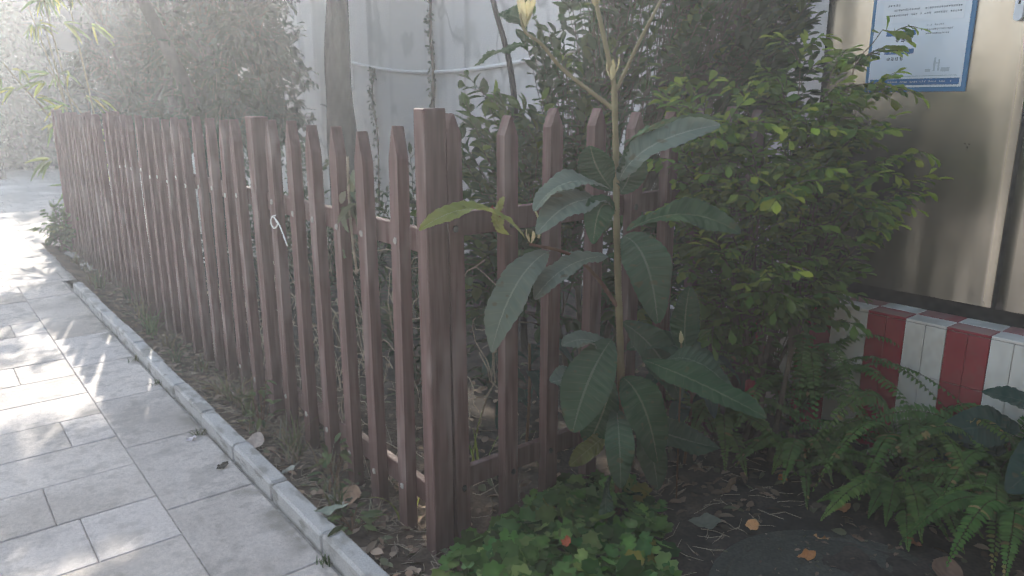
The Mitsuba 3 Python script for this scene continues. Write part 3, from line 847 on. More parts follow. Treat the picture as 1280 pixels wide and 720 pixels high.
# darker taller shrub behind the short fence
rr = np.random.default_rng(22)
tips, lt = [], []
for c, rad, n in (((1.55, 0.62, 1.90), (0.62, 0.42, 0.62), 150), ((1.15, 0.75, 1.35), (0.45, 0.35, 0.45), 90), ((0.72, 0.62, 1.22), (0.34, 0.26, 0.34), 66), ((1.2, 0.45, 0.75), (0.6, 0.3, 0.5), 70), ((1.9, 0.35, 1.45), (0.4, 0.3, 0.6), 110), ((2.1, 0.5, 2.3), (0.5, 0.4, 0.5), 90), ((2.0, 0.2, 1.85), (0.3, 0.22, 0.4), 70), ((1.93, 0.12, 1.6), (0.22, 0.14, 0.35), 70), ((0.52, 0.42, 0.9), (0.30, 0.2, 0.36), 60), ((1.95, 0.12, 2.2), (0.3, 0.25, 0.25), 40), ((1.75, 0.25, 0.9), (0.4, 0.2, 0.5), 60)):
    b = blob(rr, n, c, rad, 0.4)
    tips += b.tolist()
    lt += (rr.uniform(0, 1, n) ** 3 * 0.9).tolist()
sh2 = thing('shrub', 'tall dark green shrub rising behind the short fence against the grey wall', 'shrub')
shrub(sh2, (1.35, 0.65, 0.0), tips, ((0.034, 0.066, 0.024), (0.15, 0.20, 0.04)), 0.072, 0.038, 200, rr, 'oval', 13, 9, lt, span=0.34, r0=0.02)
p = spline([(0.95, 0.7, 0.3), (0.92, 0.72, 1.2), (0.93, 0.78, 1.55), (0.86, 0.82, 1.85), (0.80, 0.88, 2.3)], 20)
put('branch', tube(p, np.linspace(0.017, 0.010, len(p)), 8), 'mat_bark', sh2, smooth=50)
# low hedge plants behind the long fence
for q, (c, rad, n, lab) in enumerate((((0.62, 0.95, 0.62), (0.34, 0.5, 0.52), 90, 'dim low bush just behind the long fence nearest the corner post'), ((0.72, 2.0, 0.66), (0.40, 0.6, 0.56), 100, 'dim low bush behind the middle of the long fence'),
                                      ((0.80, 3.2, 0.7), (0.45, 0.65, 0.62), 100, 'dim low bush behind the long fence below the tree trunk'))):
    rr = np.random.default_rng(30 + q)
    b = blob(rr, n, c, rad, 0.3)
    s = thing('bush', lab, 'bush')
    shrub(s, (c[0], c[1], 0.0), b, ((0.032, 0.05, 0.026), (0.09, 0.11, 0.04)), 0.058, 0.024, 0, rr, 'oval', 13, 6, rr.uniform(0, 1, n) ** 3, span=0.36)


# ------------------------------------------------------------------ trees
def tree(key, pts, r0, blobs, L, W, lit, rr, kind='oval', per=16, leafmat='mat_leaf_tree', span=0.5):
    p = spline(pts, 22)
    rad = np.linspace(r0, r0 * 0.42, len(p)) * (1 + 0.05 * np.sin(np.arange(len(p)) * 1.3))
    rad[0] *= 1.35
    put('trunk', tube(p, rad, 14), 'mat_bark', key, smooth=50)
    tw, P, D, N, C = [], [], [], [], []
    for c, ra, n in blobs:
        s = p[rr.integers(len(p) // 2, len(p))]
        limb = spline([s, (s + np.asarray(c)) / 2 + np.array([0, 0, 0.12]), c], 10)
        put('limb', tube(limb, np.linspace(r0 * 0.34, r0 * 0.12, len(limb)), 7), 'mat_bark', key, smooth=50)
        for tp in blob(rr, n, c, ra, 0.25):
            h = limb[rr.integers(4, len(limb))]
            cc = bend(h, tp, 0.06, 7)
            tw.append(tube(cc, np.linspace(0.006, 0.002, 7), 4, False))
            ln = np.linalg.norm(tp - h)
            u = np.sort(rr.uniform(max(0, 1 - span / max(ln, 1e-3)), 1, per))
            pos = np.stack([np.interp(u, np.linspace(0, 1, 7), cc[:, k]) for k in range(3)], 1)
            td = norm(cc[-1] - cc[-3])
            P.append(pos + rr.normal(0, 0.02, (per, 3)))
            D.append(td * 0.6 + rr.normal(0, 0.6, (per, 3)) + np.array([0, 0, -0.35]))
            N.append(np.tile([0, 0, 1.0], (per, 1)) + rr.normal(0, 0.45, (per, 3)))
            C.append(vary(per, lit, 0.25, 0.12, rr))
    P, D, N, C = (np.vstack(x) for x in (P, D, N, C))
    Ls = L * rr.uniform(0.6, 1.15, len(P))
    stuff(put('twigs', cat(tw), 'mat_twig', key))
    v, f, n = leaves(P, D, N, Ls, Ls * W / L, kind)
    stuff(put('crown', (v, f), leafmat, key, smooth=True, color=np.repeat(C, n, 0)))


rr = np.random.default_rng(41)
t1 = thing('tree', 'tree with a thick dark trunk in front of the pale wall behind the long fence', 'tree')
tree(t1, [(1.93, 4.42, -0.1), (1.93, 4.42, 0.9), (1.93, 4.45, 1.7), (1.98, 4.5, 2.6), (1.9, 4.8, 3.4)], 0.16,
     [((1.3, 5.0, 3.4), (0.75, 0.8, 0.6), 70), ((2.4, 5.4, 3.9), (0.8, 0.8, 0.6), 70), ((1.7, 4.2, 3.6), (0.8, 0.7, 0.6), 70), ((1.9, 6.0, 4.3), (0.9, 0.9, 0.6), 70), ((1.0, 5.8, 3.2), (0.5, 0.6, 0.45), 45), ((2.6, 6.6, 4.4), (0.7, 0.9, 0.6), 60)],
     0.10, 0.05, (0.034, 0.055, 0.028), rr)
rr = np.random.default_rng(42)
t2 = thing('tree', 'dark leafy tree filling the garden behind the far half of the long fence', 'tree')
tree(t2, [(1.25, 5.7, -0.1), (1.22, 5.7, 0.6), (1.25, 5.75, 1.3), (1.2, 5.8, 2.0)], 0.085,
     [((1.15, 5.4, 1.55), (0.62, 0.7, 0.55), 110), ((1.5, 5.2, 2.2), (0.6, 0.6, 0.6), 90), ((1.75, 5.6, 1.3), (0.45, 0.5, 0.6), 80), ((1.7, 5.7, 2.5), (0.5, 0.5, 0.5), 70), ((1.3, 4.6, 1.9), (0.45, 0.4, 0.5), 60), ((1.75, 5.25, 1.75), (0.35, 0.4, 0.6), 80), ((1.5, 4.7, 1.2), (0.35, 0.35, 0.5), 60), ((1.0, 6.3, 1.9), (0.55, 0.7, 0.6), 90), ((1.4, 6.2, 2.6), (0.6, 0.7, 0.6), 80), ((0.85, 5.0, 1.1), (0.42, 0.5, 0.4), 60), ((1.05, 4.5, 1.2), (0.4, 0.45, 0.45), 60)],
     0.085, 0.042, (0.030, 0.048, 0.028), rr)
rr = np.random.default_rng(43)
t3 = thing('tree', 'second dark leafy tree behind the end of the long fence', 'tree')
tree(t3, [(1.1, 7.9, -0.1), (1.1, 7.9, 0.7), (1.05, 7.9, 1.4)], 0.07,
     [((0.95, 7.7, 1.3), (0.6, 0.8, 0.6), 90), ((1.3, 8.2, 2.1), (0.7, 0.8, 0.6), 90), ((1.7, 7.2, 2.2), (0.6, 0.7, 0.7), 70), ((0.7, 8.4, 1.9), (0.45, 0.6, 0.5), 60), ((0.75, 9.3, 3.2), (0.55, 0.9, 0.4), 70)],
     0.085, 0.042, (0.030, 0.048, 0.028), rr)


# a palm behind the far half of the fence: its crown is above the frame and shades the near slabs
rr = np.random.default_rng(45)
pm = thing('palm_tree', 'palm behind the long fence whose crown shades the near paving slabs', 'palm')
pt = spline([(0.95, 5.05, -0.1), (0.92, 5.1, 1.2), (0.62, 5.4, 2.3), (0.44, 5.6, 3.0)], 20)
put('trunk', tube(pt, np.linspace(0.07, 0.045, len(pt)), 10), 'mat_bark', pm, smooth=50)
for k in range(20):
    a = k * 2.39996 + 0.4
    e = 0.15 + 0.85 * (k % 5) / 4
    L = rr.uniform(0.85, 1.2)
    b = pt[-1]
    d = np.array([math.cos(a), math.sin(a), 0])
    ctrl = b + d * L * 0.5 + np.array([0, 0, L * 0.45 * e])
    tip = b + d * L * 0.95 + np.array([0, 0, L * (0.35 * e - 0.35)])
    t_ = np.linspace(0, 1, 16)[:, None]
    c = (1 - t_) ** 2 * b + 2 * t_ * (1 - t_) * ctrl + t_ * t_ * tip
    tan = norm(np.gradient(c, axis=0))
    sd = norm(np.cross([0, 0, 1.0], tan))
    u = np.linspace(0.2, 1, 26)
    pos, tn, sn = (np.stack([np.interp(u, t_[:, 0], q[:, j]) for j in range(3)], 1) for q in (c, tan, sd))
    parts = [tube(c, np.linspace(0.009, 0.002, 16), 5, False)]
    for s_ in (-1, 1):
        v, f, n_ = leaves(pos, sn * s_ + tn * 0.75 + np.array([0, 0, -0.2]) + rr.normal(0, 0.08, (26, 3)), np.tile([0, 0, 1.0], (26, 1)), 0.34 * np.sin(np.pi * (0.12 + 0.8 * u)), 0.026, 'blade')
        parts.append((v, f))
    m = cat(parts)
    put('frond', m, 'mat_leaf', pm, smooth=True, color=np.tile(vary(1, (0.06, 0.10, 0.04), 0.15, 0.08, rr), (len(m[0]), 1)))

nw = thing('rear_building', 'dark rendered building behind the photographer, outside the frame', 'building')
put('body', box(-12, 2.99, -6.3, -4.25, -0.1, 4.8), 'mat_facade_dark', nw)
put('coping', box(-12.1, 2.99, -6.36, -4.19, 4.8, 4.9, 0.01), 'mat_wall', nw)
# the tree behind the photographer whose crown closes the sky over the garden corner
rr = np.random.default_rng(46)
t5 = thing('tree', 'tree beside the cabinet whose crown hangs over the garden corner above the frame', 'tree')
tree(t5, [(2.7, -3.1, -0.1), (2.7, -3.1, 1.6), (2.6, -3.0, 3.0), (2.3, -2.8, 3.8)], 0.13,
     [((1.6, -3.9, 4.2), (0.9, 0.9, 0.6), 70), ((0.2, -3.8, 4.0), (0.9, 0.9, 0.6), 70), ((1.2, -3.4, 3.2), (1.0, 0.6, 0.6), 80), ((2.3, -3.4, 3.0), (0.7, 0.6, 0.7), 70)],
     0.17, 0.09, (0.045, 0.075, 0.032), rr, span=0.7)

rr = np.random.default_rng(47)
t6 = thing('tree', 'large tree far behind the fence whose crown shades the garden, above the frame', 'tree')
tree(t6, [(2.5, 11.6, -0.1), (2.5, 11.6, 1.5), (2.4, 11.5, 3.0), (2.3, 11.4, 3.8)], 0.15,
     [((2.3, 10.4, 4.1), (0.75, 1.0, 0.8), 100), ((2.6, 12.0, 4.2), (0.9, 1.0, 0.8), 100), ((2.1, 12.9, 3.9), (0.8, 1.0, 0.8), 90), ((2.5, 9.3, 3.4), (0.7, 0.9, 0.7), 80), ((2.0, 11.3, 3.2), (0.6, 0.9, 0.7), 80), ((2.15, 8.5, 3.95), (0.9, 0.9, 0.6), 130), ((1.95, 7.5, 3.7), (0.6, 0.7, 0.45), 80), ((1.95, 10.6, 3.8), (0.8, 0.9, 0.6), 120)],
     0.15, 0.08, (0.034, 0.055, 0.028), rr, span=0.7)

# climbing stems on the wall
for pts, ra, lab in (([(2.965, 4.52, 0.0), (2.965, 4.54, 1.2), (2.965, 4.50, 1.7), (2.965, 4.53, 2.1), (2.965, 4.48, 2.7), (2.965, 4.5, 3.6)], 0.02, 'dark climbing stem running straight up the grey wall above the corner post'),
                     ([(2.965, 5.72, 0.0), (2.965, 5.70, 1.0), (2.965, 5.78, 1.5), (2.965, 5.7, 1.78)], 0.011, 'thin climbing stem on the grey wall next to the tree trunk')):
    rr = np.random.default_rng(len(lab))
    vn = thing('wall_vine', lab, 'vine')
    p = spline(pts, 60)
    p[:, 1] += np.cumsum(rr.normal(0, 0.006, len(p))) * 0.6
    put('stem', tube(p, ra * rr.uniform(0.6, 1.25, len(p)), 6), 'mat_twig', vn, smooth=50)
    n = 130
    i = rr.integers(8, len(p), n)
    v, f, k = leaves(p[i] + rr.normal(0, 0.012, (n, 3)) - np.array([0.02, 0, 0]), rr.normal(0, 1, (n, 3)) + np.array([-0.6, 0, -0.5]), rr.normal(0, 0.4, (n, 3)) + np.array([-1.0, 0, 0.5]), rr.uniform(0.03, 0.06, n), 0.028)
    stuff(put('leaves', (v, f), 'mat_leaf', vn, smooth=True, color=np.repeat(vary(n, (0.05, 0.065, 0.035), 0.25, 0.1, rr), k, 0)))

# bamboo at the far end of the fence
rr = np.random.default_rng(51)
bm = thing('bamboo', 'sunlit yellow-green bamboo leaning over the far end of the long fence', 'bamboo')
P, D, N, C = [], [], [], []
for k in range(6):
    x0, y0 = 0.32 + rr.normal(0, 0.12), 7.3 + rr.normal(0, 0.25)
    top = (x0 - rr.uniform(0.1, 0.45), y0 - rr.uniform(0, 0.5), rr.uniform(1.6, 2.9))
    p = spline([(x0, y0, -0.05), (x0, y0, 1.0), top], 16)
    put('cane', tube(p, np.linspace(0.012, 0.005, len(p)) * np.where(np.arange(len(p)) % 4 == 0, 1.25, 1), 6), 'mat_stem', bm, smooth=50)
    for q in range(9):
        c = p[rr.integers(5, len(p))]
        m = rr.integers(4, 8)
        a = rr.uniform(0, 6.28)
        base = c + np.array([math.cos(a), math.sin(a), rr.uniform(-0.3, 0.4)]) * rr.uniform(0.04, 0.22)
        for z in range(m):
            b = a + rr.normal(0, 0.6)
            P.append(base + rr.normal(0, 0.01, 3))
            D.append([math.cos(b), math.sin(b), rr.uniform(-1.3, 0.25)])
            N.append([rr.normal(0, 0.3), rr.normal(0, 0.3), 1])
            C.append(rr.choice([0, 0, 1]))
n = len(P)
cols = np.where(np.array(C)[:, None] == 1, vary(n, (0.45, 0.46, 0.08), 0.2, 0.08, rr), vary(n, (0.16, 0.24, 0.06), 0.25, 0.1, rr))
v, f, k = leaves(P, D, N, rr.uniform(0.14, 0.27, n), rr.uniform(0.016, 0.026, n), 'blade')
stuff(put('leaves', (v, f), 'mat_leaf', bm, smooth=True, color=np.repeat(cols, k, 0)))
rr = np.random.default_rng(52)
s = thing('bush', 'rounded green bush at the foot of the far end of the long fence', 'bush')
b = blob(rr, 110, (0.02, 6.55, 0.22), (0.30, 0.75, 0.32), 0.3)
shrub(s, (0.0, 6.5, 0.0), b, ((0.06, 0.10, 0.035), (0.16, 0.2, 0.06)), 0.06, 0.03, 0, rr, 'oval', 14, 6, rr.uniform(0, 1, 110) ** 2, span=0.3)

# what closes the far end of the path
fb = thing('far_building', 'dark shaded building closing the far end of the path', 'building')
put('wall', box(-14, 12, 18.5, 23, -0.1, 5.3), 'mat_facade_dark', fb)
for k in range(6):
    x = -3.6 + 1.9 * k
    w = put('window', box(x, x + 1.0, 18.44, 18.52, 1.0, 2.4, 0.01), 'mat_window', fb)
    put('frame', trimesh.util.concatenate([box(x - 0.06, x + 1.06, 18.42, 18.51, 2.4, 2.48), box(x - 0.06, x + 1.06, 18.42, 18.51, 0.93, 1.0), box(x + 0.47, x + 0.53, 18.425, 18.505, 1.0, 2.4)]), 'mat_pipe', w)
rr = np.random.default_rng(61)
for k, (x, y, lab) in enumerate(((0.2, 15.6, 'dark tree at the far end of the path, at the left edge of the picture'), (2.9, 15.6, 'dark tree at the far end of the path, right behind the bamboo'))):
    tr = thing('tree', lab, 'tree')
    tree(tr, [(x, y, -0.1), (x, y, 1.5), (x + 0.1, y, 2.6)], 0.12, [((x, y - 0.2, 1.7), (1.3, 1.2, 1.3), 130), ((x + 0.3, y, 3.0), (1.5, 1.3, 1.1), 120), ((x - 0.6, y + 0.2, 3.9), (1.2, 1.2, 0.9), 100)], 0.17, 0.095, (0.030, 0.048, 0.030), rr, span=0.9)

rr = np.random.default_rng(63)
hg = thing('hedge', 'clipped dark hedge across the path, seen only mirrored in the steel cabinet', 'hedge')
n = 9000
P = np.stack([rr.uniform(-7.2, -6.5, n), rr.uniform(-9, 8, n), rr.uniform(0.02, 1.66, n)], 1)
k = rr.random(n)
P[:, 0] = np.where(k < 0.6, -6.5 + rr.normal(0, 0.04, n), P[:, 0])
v, f, q = leaves(P, rr.normal(0, 1, (n, 3)), rr.normal(0, 0.6, (n, 3)) + [0.6, 0, 0.6], 0.13, 0.075)
stuff(put('foliage', (v, f), 'mat_leaf', hg, smooth=True, color=np.repeat(vary(n, (0.04, 0.065, 0.03), 0.2, 0.1, rr), q, 0)))
put('stems', cat([tube(np.array([(-6.85, y_, -0.05), (-6.85 + rr.normal(0, 0.1), y_ + 0.1, 1.4)]), 0.02, 5) for y_ in np.arange(-8.8, 8, 0.5)]), 'mat_twig', hg)

rr = np.random.default_rng(66)
fh = thing('hedge', 'dark hedge in the shade along the foot of the far building', 'hedge')
n = 7000
P = np.stack([rr.uniform(-4, 7, n), 17.6 + rr.normal(0, 0.3, n), rr.uniform(0.0, 2.3, n)], 1)
v, f, q = leaves(P, rr.normal(0, 1, (n, 3)), rr.normal(0, 0.6, (n, 3)) + [0, -0.6, 0.6], 0.17, 0.10)
stuff(put('foliage', (v, f), 'mat_leaf_tree', fh, smooth=True, color=np.repeat(vary(n, (0.03, 0.046, 0.028), 0.2, 0.1, rr), q, 0)))
put('stems', cat([tube(np.array([(x_, 17.65, -0.05), (x_ + rr.normal(0, 0.1), 17.6, 1.9)]), 0.025, 5) for x_ in np.arange(-3.8, 7, 0.6)]), 'mat_twig', fh)

# the house across the path: not in the frame, but the steel cabinet mirrors it
ob = thing('facing_building', 'pale beige building across the path, seen only mirrored in the steel cabinet', 'building')
put('wall', box(-16, -13.0, -16, 12, -0.1, 5.0), 'mat_facade', ob)
for k in range(6):
    put('window', box(-13.02, -12.96, -12 + 3.2 * k, -10.6 + 3.2 * k, 1.1, 2.5, 0.01), 'mat_window', ob)

# ------------------------------------------------------------------ ferns
def frond(base, ctrl, tip, width, rr, yellow=0.0, col=(0.118, 0.200, 0.054)):
    n = 30
    t = np.linspace(0, 1, n)[:, None]
    base, ctrl, tip = (np.asarray(q, float) for q in (base, ctrl, tip))
    c = (1 - t) ** 2 * base + 2 * t * (1 - t) * ctrl + t * t * tip
    tan = norm(np.gradient(c, axis=0))
    up = norm(np.array([0, 0, 1.0]) + rr.normal(0, 0.18, 3))
    sd = norm(np.cross(up, tan))
    nn = np.cross(tan, sd)
    parts = [tube(c, np.linspace(0.0022, 0.0007, n), 4, False)]
    cols = [np.tile([0.09, 0.075, 0.035], (len(parts[0][0]), 1))]
    u = np.linspace(0.10, 1.0, 46)
    pos = np.stack([np.interp(u, t[:, 0], c[:, k]) for k in range(3)], 1)
    T_, S_, N_ = (np.stack([np.interp(u, t[:, 0], q[:, k]) for k in range(3)], 1) for q in (tan, sd, nn))
    prof = np.clip(np.minimum(u / 0.22, 1) * (1 - ((u - 0.1) / 0.92) ** 3.2), 0.12, 1)
    base_c = vary(1, col, 0.14, 0.07, rr)[0]
    for s in (-1, 1):
        ln = width * 0.5 * prof * rr.uniform(0.88, 1.08, len(u))
        D = S_ * s + T_ * 0.22 + N_ * rr.uniform(-0.28, 0.05, (len(u), 1))
        keep = rr.random(len(u)) > 0.04
        v, f, k = leaves(pos[keep] + T_[keep] * (0.003 * s), D[keep], (N_ + rr.normal(0, 0.12, N_.shape))[keep], ln[keep], np.full(keep.sum(), 0.0125), 'blade')
        cc = vary(keep.sum(), base_c, 0.10, 0.05, rr)
        y = rr.random((keep.sum(), 1)) < 0.6 * yellow * np.clip(u[keep][:, None] * 1.6 - 0.5, 0, 1)
        cc = np.where(y, vary(keep.sum(), (0.27, 0.21, 0.08), 0.2, 0.08, rr), cc)
        parts.append((v, f))
        cols.append(np.repeat(cc, k, 0))
    return cat(parts), np.vstack(cols)


def fern(label, crown, n, length, rr, a0=0.0, a1=6.283, yellow=0.05, lift=(0.35, 0.9)):
    key = thing('fern', label, 'fern')
    crown = np.asarray(crown, float)
    for k in range(n):
        a = a0 + (a1 - a0) * (k + rr.uniform(-0.3, 0.3)) / max(n - 1, 1)
        L = length * rr.uniform(0.7, 1.15)
        e = rr.uniform(*lift)
        d = np.array([math.cos(a), math.sin(a), 0])
        ctrl = crown + d * L * 0.45 * math.cos(e) + np.array([0, 0, L * math.sin(e) * 0.95])
        tip = crown + d * L * (0.62 + 0.35 * math.cos(e)) + np.array([0, 0, L * (0.55 * math.sin(e) - 0.22)])
        tip[2] = max(tip[2], 0.03)
        m, c = frond(crown + rr.normal(0, 0.012, 3) * [1, 1, 0], ctrl, tip, rr.uniform(0.075, 0.105), rr, yellow * rr.uniform(0, 2))
        put('frond', m, 'mat_leaf_soft', key, smooth=True, color=c)
    return key


rr = np.random.default_rng(71)
fern('sword fern with yellow-tipped fronds arching before the striped tiles', (1.70, -0.68, 0.03), 24, 0.70, rr, 2.0, 6.4, 0.22, (0.55, 1.15))
fern('sword fern at the lower right corner of the picture', (1.50, -1.12, 0.02), 22, 0.54, rr, 0.6, 6.4, 0.18, (0.4, 1.05))
fern('tall narrow sword fern growing up against the left end of the plinth', (1.68, -0.24, 0.05), 22, 0.82, rr, 2.0, 6.8, 0.04, (0.75, 1.3))
fern('small sword fern at the edge of the bare soil below the light green shrub', (1.42, -0.42, 0.02), 14, 0.38, rr, 2.4, 6.0, 0.04, (0.5, 1.1))
fern('sword fern between the yellow-tipped fern and the broad-leaved plant', (1.72, -0.98, 0.02), 22, 0.66, rr, 2.2, 6.2, 0.12, (0.5, 1.1))
fern('dark fern in the gloom under the light green shrub', (1.36, -0.08, 0.02), 16, 0.48, rr, 2.2, 6.2, 0.02, (0.5, 1.15))
fern('fern hanging over the round cover from the right', (1.46, -0.78, 0.02), 18, 0.40, rr, 2.2, 5.6, 0.06, (0.35, 0.9))

# the big-leaved plant at the right edge
bp = thing('broadleaf_plant', 'dark plant with very broad leaves at the right edge before the striped tiles', 'plant')
root = np.array([1.70, -1.06, 0.0])
for k, (m_, t_, w, h) in enumerate((((1.66, -0.99, 0.32), (1.52, -0.86, 0.29), 0.15, (-0.5, -0.5, 1)), ((1.72, -1.08, 0.41), (1.66, -0.93, 0.43), 0.13, (-0.3, -0.5, 1)), ((1.58, -1.16, 0.30), (1.40, -1.12, 0.22), 0.16, (-0.5, -0.4, 1)),
                                    ((1.66, -1.24, 0.36), (1.54, -1.38, 0.30), 0.16, (-0.4, -0.4, 1)), ((1.66, -0.96, 0.22), (1.58, -0.80, 0.17), 0.14, (-0.6, -0.4, 1)))):
    s = root + (np.array(m_) - root) * np.array([0.55, 0.55, 0.92])
    st = put('leaf_stalk', tube(spline([root, root + (s - root) * [0.4, 0.4, 0.6], s], 10), 0.0055, 6), 'mat_stem', bp, smooth=50)
    m, uv = big_leaf(s, m_, t_, w, h, 0.18, seed=80 + k, wave=0.011)
    put('leaf', m, 'mat_dark_leaf', bp, smooth=True, uv=uv)

# seedlings of the same kind in the dark behind the sapling
rr = np.random.default_rng(83)
for lab, root, n, hh in (('dark broad-leaved seedling in the gloom right of the sapling', (1.12, -0.10, 0.0), 8, 0.42), ('broad-leaved seedling seen between the pickets of the short fence', (0.62, 0.30, 0.0), 8, 0.50)):
    key = thing('seedling', lab, 'plant')
    root = np.array(root)
    top = root + np.array([0.02, 0, hh])
    put('stem', tube(spline([root, (root + top) / 2 + [0.01, 0, 0], top], 8), 0.006, 6), 'mat_stem', key, smooth=50)
    for k in range(n):
        a = k * 2.4 + 1
        b = root + (top - root) * (0.45 + 0.55 * k / n)
        d = np.array([math.cos(a), math.sin(a), 0])
        L = rr.uniform(0.16, 0.24)
        m, uv = big_leaf(b, b + d * L * 0.5 + [0, 0, 0.05], b + d * L * 0.95 + [0, 0, -0.04], 0.075, (0, -0.2, 1), 0.25, 30, 6, 10, 0.0025, k, 0.004)
        put('leaf', m, 'mat_dark_leaf', key, smooth=True, uv=uv)

# ------------------------------------------------------------------ clover-like ground cover
from shapely import Polygon, Point
rr = np.random.default_rng(91)
poly = Polygon([(-0.07, -0.10), (0.10, -0.03), (0.30, 0.02), (0.59, 0.06), (0.80, 0.0), (0.76, -0.30), (0.52, -0.52), (0.40, -0.70), (0.10, -0.62), (-0.12, -0.36)])
th = np.linspace(0, 2 * np.pi, 22, endpoint=False)
lob = 1 + 0.11 * np.cos(7 * th) - 0.45 * np.exp(-((th - np.pi) / 0.28) ** 2)
rim = np.stack([np.cos(th) * lob, np.sin(th) * lob, 0.10 + 0.06 * np.cos(7 * th)], 1)
inner = np.stack([np.cos(th) * lob * 0.55, np.sin(th) * lob * 0.55, 0.07 + 0.02 * np.cos(7 * th)], 1)
tv = np.vstack([[[-0.08, 0, 0]], inner, rim])
tf = [[0, 1 + i, 1 + (i + 1) % 22] for i in range(22)]
for i in range(22):
    a, b = 1 + i, 1 + (i + 1) % 22
    tf += [[a, a + 22, b + 22], [a, b + 22, b]]
tf = np.array(tf)
vs, fs, cs, nv = [], [], [], 0
cnt = 0
while cnt < 640:
    x, y = rr.uniform(-0.14, 0.84), rr.uniform(-0.74, 0.08)
    d = poly.exterior.distance(Point(x, y)) * (1 if poly.contains(Point(x, y)) else -1)
    if d < 0 or rr.random() > min(1, 0.25 + d / 0.10):
        continue
    cnt += 1
    z0 = float(soil_z(np.array(x), np.array(y)))
    h = rr.uniform(0.012, 0.06) + 0.045 * min(d, 0.14) / 0.14 * rr.uniform(0.4, 1.1)
    R = rr.uniform(0.016, 0.042)
    top = np.array([x, y, z0 + h])
    nrm = norm(np.array([rr.normal(0, 0.42) - 0.1, rr.normal(0, 0.42) - 0.15, 1.0]))
    e1 = norm(np.cross(nrm, [math.cos(k := rr.uniform(0, 6.28)), math.sin(k), 0.1]))
    e2 = np.cross(nrm, e1)
    v = top + R * (tv[:, :1] * e1 + tv[:, 1:2] * e2 + tv[:, 2:] * nrm)
    vs.append(v)
    fs.append(tf + nv)
    nv += len(v)
    base = vary(1, (0.115, 0.205, 0.055) if rr.random() < 0.75 else (0.185, 0.27, 0.085), 0.34, 0.12, rr)[0]
    if rr.random() < 0.015:
        base = np.array([0.30, 0.26, 0.06])
    shade = np.r_[1.25, np.full(22, 1.0), np.full(22, 0.95)][:, None]
    cs.append((base * shade).clip(0, 0.9))
    tvv, tff = tube(bend((x + rr.normal(0, 0.015), y + rr.normal(0, 0.015), z0 - 0.01), top, 0.0, 4), 0.0011, 3, False)
    vs.append(tvv)
    fs.append(tff + nv)
    nv += len(tvv)
    cs.append(np.tile([0.10, 0.13, 0.05], (len(tvv), 1)))
gc = put('ground_cover', (np.vstack(vs), np.vstack(fs)), 'mat_leaf_soft', smooth=True, color=np.vstack(cs))
tag(gc, 'bright green scalloped-leaf ground cover at the foot of the short fence', 'ground cover', kind='stuff')


# ------------------------------------------------------------------ grass tufts and weeds along the kerb
def tuft(label, x, y, n, h, rr, col=(0.10, 0.14, 0.045), spread=0.7, w=0.008, name='grass_tuft', cat_='grass tuft', z=None):
    vs, cs = [], []
    z = float(soil_z(np.array(x), np.array(y))) if z is None else z
    for k in range(n):
        a = rr.uniform(0, 6.28)
        L = h * rr.uniform(0.5, 1.15)
        o = rr.uniform(0.1, 1.0) * spread
        t = np.linspace(0, 1, 7)[:, None]
        b = np.array([x + rr.normal(0, 0.016), y + rr.normal(0, 0.016), z - 0.005])
        d = np.array([math.cos(a), math.sin(a), 0])
        c = b + d * (L * o * t**1.6) + np.array([0, 0, 1]) * L * (t - 0.55 * o * t**2.2)
        sd = norm(np.cross(d, [0, 0, 1])) * w * 0.5 * rr.uniform(0.6, 1.2)
        prof = (1 - t**2.2) * np.minimum(1, 0.5 + t * 3) + 0.03
        v = np.stack([c - sd * prof, c + np.array([0, 0, -0.12 * w]), c + sd * prof], 1).reshape(-1, 3)
        f = []
        for i in range(6):
            for j in (0, 1):
                p = i * 3 + j
                f += [[p, p + 3, p + 1], [p + 1, p + 3, p + 4]]
        vs.append((v, np.array(f)))
        cs.append(np.repeat(vary(1, col, 0.25, 0.12, rr), len(v), 0))
    key = thing(name, label, cat_)
    scene[key] = mikit.ply(cat(vs), 'mat_leaf_soft', smooth=True, color=np.vstack(cs))
    return key


rr = np.random.default_rng(95)
G = (0.085, 0.125, 0.045)
tuft('fresh green grass tuft behind the kerb before the far half of the long fence', -0.13, 2.95, 34, 0.22, rr, (0.09, 0.15, 0.05))
tuft('small grass tuft growing from the kerb joint at the bottom edge of the picture', -0.292, 0.17, 26, 0.055, rr, G, 0.9, 0.005, z=0.0)
tuft('low weed in the kerb joint beside the second near kerb block', -0.30, 1.39, 22, 0.05, rr, (0.10, 0.10, 0.045), 1.0, 0.006, z=0.0)
tuft('thin weed in the kerb joint beside the far kerb blocks', -0.30, 2.15, 22, 0.055, rr, (0.09, 0.11, 0.05), 1.0, 0.006, z=0.0)
tuft('tiny weed in the gutter line farther along the kerb', -0.30, 2.62, 18, 0.05, rr, (0.09, 0.11, 0.05), 1.0, 0.006, z=0.0)
tuft('tall yellow-green grass blades leaning left from the foot of the corner post', 0.045, 0.27, 6, 0.26, rr, (0.30, 0.33, 0.08), 1.0, 0.014)
tuft('yellow-green grass blade behind the short fence', 0.40, 0.30, 5, 0.30, rr, (0.26, 0.30, 0.07), 0.4, 0.012)
tuft('grass tuft at the foot of the fourth picket from the corner post', -0.06, 0.95, 22, 0.20, rr, (0.14, 0.15, 0.06), 0.8, 0.009)
tuft('grass tuft at the foot of the fence beside the intermediate post', -0.08, 1.42, 24, 0.20, rr, (0.12, 0.14, 0.055), 0.8, 0.009)
tuft('dull green grass tuft at the kerb in front of the fence, nearest the corner post', -0.13, 0.42, 16, 0.10, rr, (0.11, 0.12, 0.05), 0.9, 0.009)
ORD = 'first second third fourth fifth sixth seventh eighth ninth tenth eleventh twelfth thirteenth'.split()
